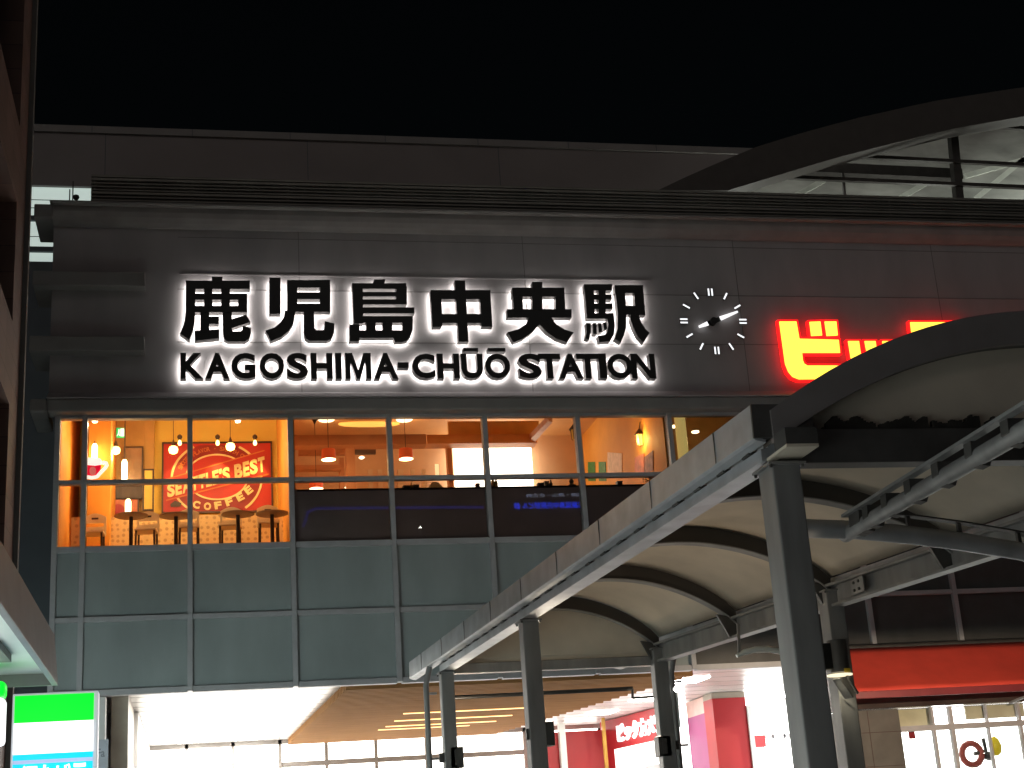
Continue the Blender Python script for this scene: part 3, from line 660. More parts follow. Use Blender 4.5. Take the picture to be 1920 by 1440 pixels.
# dark picture spots over the mural
for px, lb in ((337, 'dark picture spot lamp over the left corner of the mural'), (408, 'dark picture spot lamp over the middle of the mural'), (478, 'dark picture spot lamp over the right corner of the mural')):
    q = PY(px, 820, 4.05); t = thing('picture_spot', (q.x, 4.05, q.z), lb, 'spot lamp', 'picture spots above the mural')
    MB().tube([(q.x, 4.4, q.z + .03), (q.x, 4.1, q.z + .02)], .012, 8).build('arm', 'dwood', t)
    MB().lathe((q.x, 4.05, q.z - .06), [(.015, 0), (.05, .05), (.05, .09), (.02, .12)], 12).build('head', 'dwood', t, True)
    MB().lathe((q.x, 4.05, q.z - .17), [(.02, 0), (.04, .03), (.03, .09), (.012, .11)], 12).build('bulb', em('spot_bulb', (1, .75, .25), 6), t, True)
    lamp('spot_light', 'SPOT', (q.x, 4.02, q.z - .2), 55, (1, .68, .22), t, .03, (0, .22, -1), R(75))
for px, lb in ((178, 'small bright downlight at the window head above the cup sign'), (446, 'small downlight at the window head above the middle of the mural')):
    q = PY(px, 789, .75); t = thing('window_downlight', (q.x, .75, q.z), lb, 'ceiling light', 'coffee shop window downlights')
    MB().lathe((q.x, .75, q.z), [(.045, -.03), (.06, 0), (.06, .05)], 14).build('head', 'white', t, True); MB().lathe((q.x, .75, q.z - .034), [(.035, 0), (.04, .003)], 14).build('lens', em('downlight_lens', (1, .75, .6), 3), t)
    MB().tube([(q.x, .75, q.z + .05), (q.x, .75, 10.76)], .012, 6).build('stem', 'white', t); lamp('down_glow', 'POINT', (q.x, .62, q.z - .12), 24, (1, .72, .44), t, .06)
# a sconce tube, and two added tubes glowing in place of lamp reflections
for px, y0, y1, Y, lb in ((177, 832, 872, 2.1, 'tall bright tube lamp on the orange pillar above the cup sign'), (233, 862, 908, 2.2, 'bright tube before the dark mirror, added in place of a lamp reflection'), (240, 936, 966, 2.0, 'short bright tube over the first round table, added in place of a lamp reflection')):
    A, B = PY(px, y1, Y), PY(px, y0, Y); t = thing('lamp_and_glint_tube', (A.x, Y, A.z), lb, 'tube lamp', 'bright tube lamps in the coffee shop')
    MB().tube([(A.x, Y, A.z), (A.x, Y, A.z + .04), (A.x, Y, B.z - .05), (A.x, Y, B.z)], [.03, .055, .055, .03], 14).build('tube', em('tube_light', (1, .78, .42), 7), t, True)
    MB().tube([(A.x, Y, B.z), (A.x, Y, 10.76 if y0 > 835 and y0 < 900 else B.z + .05)], .012, 8).build('stem', 'dwood', t)
    lamp('tube_glow', 'POINT', (A.x + .02, Y - .14, (A.z + B.z) / 2), 15, (1, .60, .22), t, .1)
# cup sign in the window
CU = thing('cup_sign', PY(180, 900, .2), 'glowing red coffee cup sign with white outline in the window', 'sign')
c1z = lambda p, Y=.2: PY(90 + p[0] / 5.333, 764.5 + p[1] / 5.333, Y)
MB().prism([c1z(p) for p in ((383, 560), (532, 570), (525, 640), (495, 690), (383, 690))], (0, .05, 0)).build('cup_body', em('cup_red', (.75, .004, .03), .95), CU)
wt = em('cup_white', (1, .93, .82), 1.15)
MB().prism([c1z(p, .19) for p in ((380, 510), (400, 498), (520, 505), (540, 530), (530, 568), (470, 578), (383, 570))], (0, .05, 0)).build('cup_rim', wt, CU)
MB().tube([c1z(p, .19) for p in ((385, 692), (440, 700), (490, 690), (530, 645), (570, 605), (590, 575), (582, 552), (560, 545), (543, 562))], .032, 10).build('cup_handle', wt, CU)
MB().prism([c1z((447 + 34 * math.cos(k * .314), 632 + 44 * math.sin(k * .314)), .185) for k in range(20)], (0, .01, 0)).build('cup_emblem', em('cup_pink', (.85, .18, .14), .7), CU)
lamp('cup_glow', 'POINT', PY(185, 850, .5), 3, (1, .1, .08), CU, .15)
# exit sign
EXS = thing('exit_sign', PY(225, 812, 3.0), 'small green and white lit exit sign on the coffee shop ceiling', 'sign')
A, B = PY(217, 820, 3.0), PY(234, 802, 3.0)
MB().box(A.x, B.x, 3.0, 3.05, A.z, B.z).build('box', em('exit_green', (.02, .5, .14), .8), EXS)
mb = MB(); W_, H_ = B.x - A.x, B.z - A.z
ex = lambda u, v: Vector((A.x + u * W_, 2.99, A.z + v * H_))
mb.prism([ex(*p) for p in ((.52, .1), (.92, .1), (.92, .9), (.52, .9))], (0, .008, 0))
mb.prism([ex(*p) for p in ((.30, .72), (.40, .72), (.40, .86), (.30, .86))], (0, .008, 0)).prism([ex(*p) for p in ((.25, .42), (.40, .42), (.42, .70), (.30, .70))], (0, .008, 0))
mb.prism([ex(*p) for p in ((.10, .12), (.18, .12), (.36, .42), (.26, .42))], (0, .008, 0)).prism([ex(*p) for p in ((.38, .15), (.47, .15), (.40, .42), (.30, .42))], (0, .008, 0))
mb.build('running_figure', em('exit_white', (.85, 1, .9), 1.2), EXS)
# mirror, board and red square on the accent wall
def framed(name, x0, y0, x1, y1, Y, mat, label, cat):
    A, B = PY(x0, y1, Y), PY(x1, y0, Y); t = thing(name, (A.x, Y, A.z), label, cat); e = .03
    MB().box(A.x, B.x, Y, Y + .03, A.z, B.z).build('panel', mat, t)
    MB().box(A.x - e, B.x + e, Y - .02, Y + .03, B.z, B.z + e).box(A.x - e, B.x + e, Y - .02, Y + .03, A.z - e, A.z).box(A.x - e, A.x, Y - .02, Y + .03, A.z, B.z).box(B.x, B.x + e, Y - .02, Y + .03, A.z, B.z).build('frame', 'dwood', t)
    return t
framed('framed_mirror', 234, 840, 266, 902, 4.12, pm('dull_mirror', (.5, .33, .2), .25, .5, var=.2), 'dark framed mirror panel beside a bright tube', 'mirror')
t = framed('square_picture', 207, 936, 258, 970, 4.1, pm('pink_print', (.62, .2, .10), .6), 'square pale print with a red disc low on the coffee shop wall', 'picture')
q = PY(221, 958, 4.08); MB().prism([(q.x + .14 * math.cos(k * .262), 4.08, q.z + .14 * math.sin(k * .262)) for k in range(24)], (0, .015, 0)).build('red_disc', 'red', t)
framed('dark_wall_board', 208, 912, 264, 933, 4.1, 'dwood', 'dark wall board between the mirror and the square print', 'board')
t = framed('wall_panel_outline', 270, 882, 286, 955, 4.1, 'yellow', 'narrow yellow panel with thin dark outline left of the mural', 'panel')

# ------------------------------------------------------------------ restaurant contents
def drum(px, py, Y, lb, sc_=1.0, e=14):
    q = PY(px, py, Y); t = thing('drum_pendant', (q.x, Y, q.z), lb, 'pendant lamp', 'red drum lamps in the restaurant')
    r = .145 * sc_
    MB().lathe((q.x, Y, q.z - .09 * sc_), [(r, 0), (r * .92, .2 * sc_), (r * .3, .21 * sc_)], 26).build('shade', em('shade_red', (.80, .10, .02), .35), t, True)
    MB().lathe((q.x, Y, q.z - .10 * sc_), [(r * .5, -.01), (r * .97, 0), (r * .97, .006)], 26).build('diffuser', em('shade_light', (1, .82, .55), 3.2), t, True)
    MB().tube([(q.x, Y, q.z + .1), (q.x, Y, 10.6)], .006, 6).build('cord', 'dwood', t)
    MB().lathe((q.x, Y, 10.42), [(.01, 0), (.07, .12), (.07, .2)], 12).build('ceiling_cap', 'dwood', t, True)
    lamp('drum_light', 'POINT', (q.x, Y, q.z - .2), e * 1.8, (1, .62, .30), t, .08)
drum(616, 853, 2.6, 'red drum pendant at the left, over the dark haired guest', 1)
drum(761, 852, 2.6, 'red drum pendant left of the bright kitchen opening', 1)
drum(593, 908, 3.8, 'lower red drum pendant seen through the crossbar at the far left', 1.0, 8)
for px, lb in ((612, 'flush ceiling light above the left drum pendant'), (758, 'flush ceiling light above the drum pendant by the kitchen')):
    q = PZ(px, 785, 10.74); t = MB().lathe((q.x, q.y, 10.70), [(.16, 0), (.18, .02), (.18, .06)], 20).build('flush_light', em('flush', (1, .85, .6), 2.2), None, True); tag(t, lb, 'ceiling light', 'flush ceiling lights'); lamp('flush_glow', 'POINT', (q.x, q.y, 10.4), 12, (1, .62, .32), t, .15)
q = PZ(692, 796, 10.72); t = MB().lathe((q.x, q.y, 10.70), [(.6, 0), (.66, .02), (.66, .05)], 30, sy=.22).build('oval_ceiling_light', em('cove', (1, .50, .10), 1.3), None, True); tag(t, 'wide flat orange oval light in the restaurant ceiling', 'ceiling light')
for px, py, lb in ((678, 858, 'small round light below the ceiling grille'), (652, 914, 'small round light beside the brown posts')):
    q = PY(px, py, 4.1); t = MB().lathe((q.x, 4.1, q.z), [(.03, -.03), (.07, 0), (.03, .03)], 14).build('round_light', em('round_lt', (1, .85, .6), 2.5), None, True); tag(t, lb, 'light', 'small round restaurant lights')
# lantern by the posters
def lantern(px, py, Y, lb, lit):
    q = PY(px, py, Y); t = thing('wall_lantern', (q.x, Y, q.z), lb, 'lantern', 'lanterns on the restaurant wall')
    MB().lathe((q.x, Y, q.z - .13), [(.06, 0), (.075, .2)], 6).build('glass_body', em('lantern_glass', (1, .62, .12), 2.4 if lit else .1), t)
    cg = MB()
    for k in range(6): a = k * math.pi / 3; cg.tube([(q.x + .066 * math.cos(a), Y + .066 * math.sin(a), q.z - .15), (q.x + .08 * math.cos(a), Y + .08 * math.sin(a), q.z + .07)], .007, 5)
    cg.build('cage', 'dwood', t); MB().lathe((q.x, Y, q.z + .07), [(.12, 0), (.015, .13)], 6).build('cap', 'dwood', t)
    MB().tube([(q.x, Y, q.z + .2), (q.x + .03, Y, q.z + .33), (q.x + .1, Y, q.z + .38)], .012, 6).build('hook', 'dwood', t)
    if lit: lamp('lantern_light', 'POINT', (q.x - .15, Y - .05, q.z - .05), 24, (1, .58, .18), t, .08)
lantern(1200, 822, 1.5, 'lit lantern hanging near the right end of the restaurant wall', True)
lantern(1077, 812, 3.6, 'dark lantern half hidden behind the window mullion', False)
# posters on the side wall (plane X = 8.72)
def poster(pts, mat, lb, cat='poster', group=None):
    q = [PX(*p, 8.705) for p in pts]; t = MB().prism(q, (.012, 0, 0)).build('poster', mat, None); tag(t, lb, cat, group); return t
for x0, lb in ((1058, 'narrow green poster left of the restaurant mullion'), (1102, 'narrow green poster just right of the mullion'), (1122, 'second narrow green poster right of the mullion')):
    poster([(x0, 866), (x0 + 13, 866), (x0 + 14, 902), (x0 + 1, 902)], 'green', lb, 'poster', 'green posters on the restaurant wall')
poster([(1139, 848), (1166, 850), (1166, 888), (1139, 888)], 'paper', 'pale poster with a bottle picture on the restaurant wall')
t = bpy.context.scene.objects[-1] if False else None
poster([(1208, 857), (1224, 845), (1224, 882), (1208, 888)], pm('dark_print', (.28, .10, .05), .6, var=.6, scale=9), 'slanted dark poster with round pictures below the lantern')
poster([(1190, 858), (1207, 850), (1207, 886), (1190, 890)], pm('red_print', (.66, .2, .10), .6, var=.4, scale=8), 'slanted reddish poster left of the dark one')
# things on the counter ledge
ZL = 8.10
MB().box(XD + .1, 8.7, .06, .5, 8.06, ZL).build('counter_ledge', 'dwood', SB)
def bottle(px, h, mat, lb):
    q = PY(px, 920, .3); t = MB().lathe((q.x, .3, ZL), [(.035, 0), (.037, h * .55), (.014, h * .75), (.014, h)], 12).build('bottle', mat, None, True); tag(t, lb, 'bottle', 'bottles on the restaurant counter')
bottle(925, .27, 'gold', 'amber bottle just right of the mullion before the kitchen'); bottle(931, .24, 'gold', 'shorter amber bottle leaning on the mullion side bottle')
bottle(1034, .17, 'dwood', 'dark bottle at the right of the small boxes'); bottle(772, .16, 'gold', 'small amber bottle left of the yellow chair back')
for px, wd, h, lb in ((1014, .11, .10, 'dark box on the counter left of the dark bottle'), (1025, .08, .13, 'taller dark box next to the dark bottle'), (1162, .10, .11, 'single dark box below the pale poster'), (896, .07, .11, 'small dark box at the foot of the kitchen light'), (762, .12, .09, 'low grey box left of the amber bottle'), (780, .1, .1, 'dark menu box beside the yellow chair')):
    q = PY(px, 920, .3); t = MB().box(q.x - wd / 2, q.x + wd / 2, .24, .36, ZL, ZL + h).box(q.x - wd / 2 - .004, q.x + wd / 2 + .004, .235, .365, ZL + h * .8, ZL + h + .004).build('counter_box', 'dwood', None); tag(t, lb, 'box', 'boxes on the restaurant counter')
q = PY(817, 920, .9); t = MB().prism([(q.x - .17, .9, 7.5), (q.x + .17, .9, 7.5), (q.x + .15, .9, 8.32), (q.x + .05, .9, 8.42), (q.x - .06, .9, 8.42), (q.x - .14, .9, 8.30)], (0, .06, 0)).build('yellow_chair_back', 'cream', None, bevel=.02); tag(t, 'yellow rounded chair back showing over the counter', 'chair')
q = PY(1073, 920, .35); t = MB().lathe((q.x, .35, ZL), [(.06, 0), (.085, .03), (.08, .07), (.03, .1), (.05, .15), (.02, .19)], 14).build('dark_pitcher', 'dsteel', None, True); tag(t, 'dark round pitcher beside the mullion at the end of the counter', 'pitcher')
# plant with dark leaves by the right end
q = PY(1222, 905, .4); PL = thing('dark_plant', (q.x, .4, ZL), 'dark leafy pot plant at the right end of the counter', 'plant')
MB().lathe((q.x, .4, ZL - .02), [(.06, 0), (.08, .1)], 12).build('pot', 'dwood', PL)
mb = MB()
for k in range(130):
    a, b_, r_ = random.uniform(0, 6.28), random.uniform(-.3, 1.4), random.uniform(.06, .17)
    p = Vector((q.x + r_ * math.cos(a) * math.cos(b_), .4 + r_ * .7 * math.sin(a) * math.cos(b_), ZL + .17 + r_ * .7 * math.sin(b_))); u = Vector((random.uniform(-1, 1), random.uniform(-1, 1), random.uniform(-1, 1))).normalized() * .03; v_ = u.orthogonal().normalized() * .013
    i = len(mb.v); mb.v += [p - u, p + v_, p + u, p - v_]; mb.face([i, i + 1, i + 2, i + 3])
mb.build('foliage', pm('dark_leaf', (.02, .03, .015), .5, var=.5, scale=20), PL)
# guest whose dark hair shows over the counter
def person(px, py, Y, lb):
    q = PY(px, py, Y); c = Vector((q.x, Y, q.z - .12))                  # head centre, hair top at q
    t = thing('person', (c.x, c.y, c.z - .75), lb, 'person')
    b = MB(); prof = [(.17, -.75), (.19, -.60), (.17, -.42), (.20, -.28), (.185, -.215), (.09, -.165), (.055, -.13), (.056, -.10), (.07, -.08), (.078, -.03), (.078, .02), (.07, .07), (.04, .10), (.01, .11)]
    b.lathe(c, prof, 20, 0, .75)
    for s in (-1, 1):
        b.tube([c + Vector((s * .19, 0, -.25)), c + Vector((s * .25, -.02, -.42)), c + Vector((s * .22, -.18, -.52)), c + Vector((s * .10, -.28, -.5))], [.055, .048, .042, .03], 10, 0)
        b.lathe(c + Vector((s * .077, 0, -.02)), [(.006, -.03), (.014, 0), (.006, .03)], 8)
        b.tube([c + Vector((s * .10, -.28, -.5)), c + Vector((s * .07, -.34, -.5))], [.03, .02], 8)
    b.lathe(c + Vector((0, -.062, -.03)), [(.012, -.015), (.009, .0), (.004, .03)], 8)
    o = b.build('body', 'skin', t, True)
    b = MB(); b.lathe(c, [(.172, -.755), (.196, -.60), (.176, -.42), (.207, -.285), (.19, -.225), (.10, -.17), (.07, -.15)], 20, 0, .77); b.build('shirt', 'cloth', t, True)
    b = MB(); b.lathe(c + Vector((0, .012, 0)), [(.07, -.09), (.088, -.04), (.09, .03), (.08, .08), (.05, .112), (.01, .12)], 20, 0, .8); b.build('hair', 'hair', t, True)
person(604, 919, .75, 'person in dark clothes whose black hair shows over the counter under the lower drum lamp')
# room beyond: yellow column and down lights
q = PY(1279, 830, 1.6); MB().lathe((q.x, 1.6, 7.12), [(.11, 0), (.11, 3.6)], 18).build('round_column', em('column_glow', (.95, .70, .22), .42), SB, True)  # column glows: the light on it is put into its emission
for px, py, lb in ((1263, 802, 'round downlight left of the pale column'), (1304, 812, 'round downlight right of the pale column')):
    q = PY(px, py, 2.6); t = MB().lathe((q.x, 2.6, q.z), [(.05, 0), (.08, .012), (.08, .04)], 16).build('down_light', em('down', (1, .80, .5), 3), None, True); tag(t, lb, 'ceiling light', 'downlights by the pale column')
    lamp('down_glow', 'POINT', (q.x, 2.4, q.z - .2), 7, (1, .62, .25), t, .08)

# ------------------------------------------------------------------ walkway canopy
CN = thing('walkway_canopy', (5, -11.5, 0), 'long steel framed walkway canopy with arched pale membrane roof', 'canopy')
XL = lambda y: 3.16 + .05 * (-6.5 - y)
XR = lambda y: 6.10 + .172 * (-6.5 - y)
YS = [-6.4, -8.5, -10.6, -12.7, -14.8, -16.95]
Y0, Y1 = -4.7, -17.05
def along(xf, y0, y1, prof, n=1):
    """sweep a cross-section prof [(dx, z)] along a gutter line"""
    mb = MB(); mb.prism([(xf(y1) + dx, y1, z) for dx, z in prof], Vector((xf(y0) - xf(y1), y0 - y1, 0))); return mb
along(XL, Y0, Y1, [(-.09, 4.13), (-.085, 4.36), (-.06, 4.36), (-.06, 4.15), (-.0, 4.12), (-.0, 4.10), (-.065, 4.115)]).build('gutter_beam', 'fascia', CN, bevel=.004)
along(XL, -6.35, Y1 + .1, [(.0, 4.0), (.0, 4.085), (.05, 4.09), (.05, 4.25), (.14, 4.25), (.17, 4.0)]).build('eaves_beam', 'fascia', CN, bevel=.004)
k = -6.6
while k > -16.9:
    MB().box(XL(k) - .012, XL(k) + .05, k - .07, k + .07, 4.088, 4.112).build('gutter_clip', 'dsteel', CN); k -= .46
k = -5.6
while k > -16.9: MB().box(XL(k) - .0925, XL(k) - .086, k - .006, k + .006, 4.135, 4.355).build('gutter_seam', 'dsteel', CN); k -= 1.35
q = Y1 - .02; MB().prism([(XL(q) - .09, q, 4.13), (XL(q) - .085, q, 4.36), (XL(q) + .34, q, 4.36), (XL(q) + .34, q, 4.13)], (0, .03, 0)).build('gutter_end', 'dsteel', CN)
MB().box(XL(Y1) + .03, XL(Y1) + .25, Y1 - .26, Y1 + .2, 4.0, 4.02).build('bearing_plate', 'membrane', CN)
MB().box(XL(Y1) + .03, XL(Y1) + .25, Y1 - .26, Y1 - .06, 4.022, 4.13).build('beam_end', 'dsteel', CN)
# right eaves: channel beam with flanges
rb = along(XR, -6.3, Y1, [(.0, 4.0), (.0, 4.03), (.08, 4.03), (.08, 4.23), (.0, 4.23), (.0, 4.26), (.16, 4.26), (.16, 4.0)])
rb.build('eaves_beam', 'steel', CN)
along(XR, -4.7, Y1, [(.20, 4.15), (.2, 4.36), (.3, 4.36), (.3, 4.13)]).build('gutter_beam', 'fascia', CN)
ZA = 4.18
def arc(y, rise, n=28, dz=0.0, xa=0.0, p=.85):
    a, b = XL(y) + .04 + xa, XR(y) + .1 - xa
    return [Vector((a + (b - a) * k / n, y, ZA + dz + rise * (1 - (2 * k / n - 1) ** 2) ** p)) for k in range(n + 1)]
RISE = .62
for y in YS[:-1]:
    lo, hi = arc(y, RISE, dz=-.02), arc(y, RISE, dz=.16)
    band(MB(), lo, hi, (0, .05, 0)).build('arch_rib', M['rib'], CN)
    b = band(MB(), [p + Vector((0, -.05, -.0)) for p in arc(y, RISE, dz=-.034)], [p + Vector((0, -.05, 0)) for p in arc(y, RISE, dz=-.02)], (0, .15, 0)); b.build('rib_flange', 'steel', CN)
    xr = XR(y); MB().prism([(xr - .02, y - .02, 4.02), (xr + .09, y - .02, 4.02), (xr + .09, y - .02, 4.25), (xr - .16, y - .02, 4.30)], (0, .05, 0)).build('rib_foot', 'dsteel', CN)
for a, b_ in zip(YS[:-1], YS[1:]):
    mb = MB(); nx, ny = 28, 8; base = 0
    for jy in range(ny + 1):
        t = jy / ny; y = a + (b_ - a) * t; sag = -.05 * math.sin(math.pi * t); last = b_ < -16
        for k, p in enumerate(arc(y, RISE, nx, .165 - (.10 * t if last else 0), 0, .85 + (.15 * t if last else 0))): mb.v.append(p + Vector((0, 0, sag * math.sin(math.pi * k / nx))))
    for jy in range(ny):
        for k in range(nx): i = jy * (nx + 1) + k; mb.face([i, i + 1, i + nx + 2, i + nx + 1])
    o = mb.build('membrane_panel', 'membrane', CN, True); md = o.modifiers.new('solid', 'SOLIDIFY'); md.thickness = .006
for y in (-11.25,):
    sp_ = MB().box(XR(y) - .012, XR(y) - .001, y - .16, y + .16, 4.05, 4.21).build('splice_plate', 'steel', CN)
    for dy in (-.06, .06):
        for z_ in (4.09, 4.17): MB().tube([(XR(y) - .03, y + dy, z_), (XR(y) - .012, y + dy, z_)], .016, 6).build('bolt', 'dsteel', sp_)
# far gable and near gable
def gable(y, near):
    pw = 1 if near else .85; lo = [Vector((q_.x, q_.y, ZA - .02)) for q_ in arc(y, RISE, p=pw)]; hi = arc(y, RISE + (.02 if near else 0), dz=.0, p=pw)
    band(MB(), lo, hi, (0, .015, 0)).build('gable_panel', 'membrane', CN)
    MB().box(XL(y) + .1, XR(y) + .05, y - (.06 if near else .02), y + .10, 3.97, 4.205 if near else 4.10).build('tie_beam', 'dsteel' if near else 'steel', CN, bevel=.006)
    if not near: MB().box(XL(y) + .12, XR(y), y + .02, y + .04, 4.10, ZA).build('gable_sill', 'membrane', CN)
gable(-6.34, False)
gable(-16.95, True)
# near end arch: box fascia
lo, hi = arc(-17.09, .71, dz=-.09, p=1), arc(-17.09, .725, dz=.135, p=1)
band(MB(), lo, hi, (0, .05, 0)).build('end_arch', pm('arch_steel', (.27, .245, .24), .5, .2), CN)
band(MB(), [p + Vector((0, .051, 0)) for p in arc(-17.09, .71, dz=-.08, p=1)], [p + Vector((0, .051, 0)) for p in arc(-17.09, .71, dz=-.05, p=1)], (0, .2, 0)).build('arch_soffit', 'dsteel', CN)
MB().box(XL(-17) + .02, XL(-17) + .3, -17.0, -16.9, 4.2, 4.3).build('arch_bracket', 'dsteel', CN)
# columns
def column(x0, y, wx, wy, top, rgt=False):
    if not rgt:
        hp = MB().box(x0 - .03, x0 + wx + .03, y - wy / 2 - .03, y + wy / 2 + .03, top - .03, top - .014).build('head_plate', 'steel', CN)
        for sx in (x0 - .012, x0 + wx + .012):
            for sy in (y - wy / 2 - .012, y + wy / 2 + .012): MB().tube([(sx, sy, top - .05), (sx, sy, top - .03)], .01, 6).build('bolt', 'dsteel', hp)
    MB().box(x0, x0 + wx, y - wy / 2, y + wy / 2, 0, top).build('column', 'steel', CN, bevel=.012)
column(XL(-6.4) - .01, -6.4, .17, .2, 4.0); column(XL(-10.6) - .01, -10.6, .175, .22, 3.99); column(XL(-17) + .03, -16.9, .20, .26, 3.985)
column(XR(-6.4) - .03, -6.4, .20, .2, 4.2); column(XR(-10.6) - .03, -10.6, .20, .24, 4.2); column(XR(-17) - .0, -16.9, .22, .28, 3.985)
# down pipes
for x, y in ((XL(-6.2) - .13, -6.0), (XR(-6.2) + .36, -6.1)):
    dp = MB().tube([(x, y, 0), (x, y, 3.88), (x + .03, y, 4.0), (x + .06, y, 4.12)], .038, 12)
    for z_ in (1.6, 2.9, 3.75): dp.box(x - .0, x + .14, y - .012, y + .012, z_, z_ + .03)
    dp.build('down_pipe', 'steel', CN, True)
# ragged nest and dirt line on the tie beam
mb = MB()
for k in range(80):
    x = 4.12 + 1.35 * k / 80
    h = .03 + .05 * abs(math.sin(k * .31) * math.sin(k * .11 + .4)) + random.uniform(0, .02)
    if k % 23 in (0, 1): h = .012
    mb.box(x, x + .019, -17.0, -16.96, 4.20, 4.205 + h)
nest = mb.build('nest_debris', pm('debris', (.03, .026, .022), .9, var=.4, scale=12, bump=.3), None); tag(nest, 'ragged dark debris lying along the near tie beam of the canopy', 'debris')

# lamps and speakers on columns
def col_lamp(px, py, Y, lb, side=1, s=1.0):
    q = PY(px, py, Y); t = thing('column_floodlight', (q.x, Y, q.z), lb, 'floodlight', 'black floodlights on the canopy columns')
    MB().box(q.x - .085 * s, q.x + .085 * s, Y - .1, Y + .1, q.z - .13 * s, q.z + .13 * s).box(q.x - .03, q.x + .03, Y - .104, Y - .1, q.z - .1, q.z + .1).build('housing', 'dsteel', t, bevel=.02)
    x1 = q.x - side * .22 * s
    MB().box(min(q.x - side * .08, x1), max(q.x - side * .08, x1), Y - .04, Y + .04, q.z - .05 * s, q.z + .07 * s).build('bracket', 'dsteel', t, bevel=.01)
    MB().box(q.x - .07, q.x + .07, Y - .08, Y + .08, q.z + .131 * s, q.z + .136 * s).build('lens', em('flood_lens', (1, .86, .66), 5), t)
    lamp('flood_beam', 'SPOT', (q.x, Y, q.z + .16 * s), 170, (1, .82, .60), t, .06, (.25, .1, 1), R(140))
col_lamp(855, 1421, -6.4, 'black floodlight on the farthest left canopy column'); col_lamp(1022, 1377, -10.6, 'black floodlight on the middle left canopy column', 1, .92)
col_lamp(1243, 1400, -6.4, 'black floodlight on the far right canopy column', -1)
q = Vector((11.7, -7.5, 3.7)); t = thing('added_floodlight_post', (q.x, q.y - .15, 0), 'added steel post out of view with a hooded floodlight shining on the red awning', 'floodlight')  # floodlight added out of view to light the red awning
MB().tube([(q.x, q.y - .2, 0), (q.x, q.y - .2, q.z + .3)], .06, 12).build('post', 'steel', t, True)
MB().box(q.x - .2, q.x + .2, q.y - .14, q.y - .03, q.z - .12, q.z + .07).build('housing', 'dsteel', t, bevel=.01)
MB().box(q.x - .4, q.x + .4, q.y - .14, q.y + .5, q.z + .085, q.z + .095).build('hood', 'dsteel', t)  # hood shaped to keep the beam off the wall above
MB().box(q.x - .17, q.x + .17, q.y - .029, q.y - .024, q.z - .09, q.z + .04).build('lens', em('flood_lens_b', (1, .85, .62), 6), t)
lamp('flood_beam', 'SPOT', (q.x, q.y, q.z), 1500, (1, .78, .56), t, .02, (.25, 1, .1), R(90))
q = PY(1268, 1292, -6.5); t = thing('globe_lamp', q, 'tiny glowing globe lamp beside the far right canopy column', 'lamp')
MB().lathe(q, [(.01, -.045), (.045, 0), (.01, .045)], 12).build('globe', em('globe_small', (1, .97, .9), 5), t, True); MB().tube([(q.x, q.y, q.z - .5), (q.x, q.y, q.z - .04)], .012, 6).build('stem', 'soffit', t)
A, B = PY(829, 1309, -6.1), PY(1186, 1291, -6.1); cdt = MB().tube([A, B], .028, 10)
C_, D_ = PY(1186, 1309, -6.1), PY(1242, 1305, -6.1); cdt.tube([B, C_], .018, 8).tube([C_, D_], .018, 8); cdt.build('conduit', 'dsteel', CN, True)
# big black lamp box at the right column
q0 = PY(1568, 1240, -10.9); BL = thing('black_lamp_box', (q0.x, -10.9, q0.z), 'tall black lamp box with yellow tag left of the red awning', 'lamp')
A, B = PY(1548, 1262, -10.9), PY(1588, 1200, -10.9)
MB().tube([(q0.x + .03, -10.9, A.z), (q0.x + .03, -10.9, B.z)], .105, 22).build('housing', 'dsteel', BL, True)
MB().box(A.x - .06, q0.x, -10.95, -10.8, A.z + .03, B.z - .03).build('bracket', 'black', BL, bevel=.01)
MB().tube([(q0.x + .02, -10.9, A.z - .035), (q0.x + .02, -10.9, A.z - .02)], .135, 24).build('lens', em('lens_warm', (1, .88, .6), 1.2), BL, True)
MB().box(q0.x + .03, q0.x + .10, -11.01, -11.0, A.z - .01, A.z + .03).build('yellow_tag', pm('yellow_tag', (.6, .42, .03), .6), BL)
MB().bar((q0.x - .02, -10.9, A.z - .06), (q0.x + .14, -10.8, A.z - .26), .1, .03).bar((q0.x + .1, -10.9, A.z - .03), (q0.x + .24, -10.8, A.z - .22), .02, .03).build('strut', 'steel', BL)
lamp('lens_light', 'SPOT', (q0.x, -10.9, A.z - .07), 18, (1, .9, .65), BL, .06, (0, 0, -1), R(130))
# steel posts right of the canopy
q = PY(1590, 1400, -9.2); t = MB().box(q.x - .06, q.x + .06, -9.3, -9.1, 0, 3.15).prism([(q.x + .02, -9.3, 3.0), (q.x + .14, -9.3, 3.18), (q.x + .14, -9.3, 2.9)], (0, .02, 0)).build('steel_post', 'fascia', None, bevel=.01); tag(t, 'pale steel post with a bracket in front of the dark tiled pier', 'post')
# curved lamp hood hanging from the right eaves
HB = thing('curved_hood_lamp', PY(1420, 1222, -9.4), 'grey curved hood hanging under the right eaves beam of the canopy', 'lamp')
MB().tube([PY(x, y, -9.4) for x, y in ((1381, 1230), (1395, 1223), (1415, 1218), (1440, 1217), (1465, 1222), (1490, 1230))], [.02, .034, .036, .036, .034, .03], 12).build('hood', 'soffit', HB, True)
MB().bar(PY(1386, 1224, -9.4), PY(1384, 1170, -9.4), .03, .03).build('hanger', 'steel', HB)
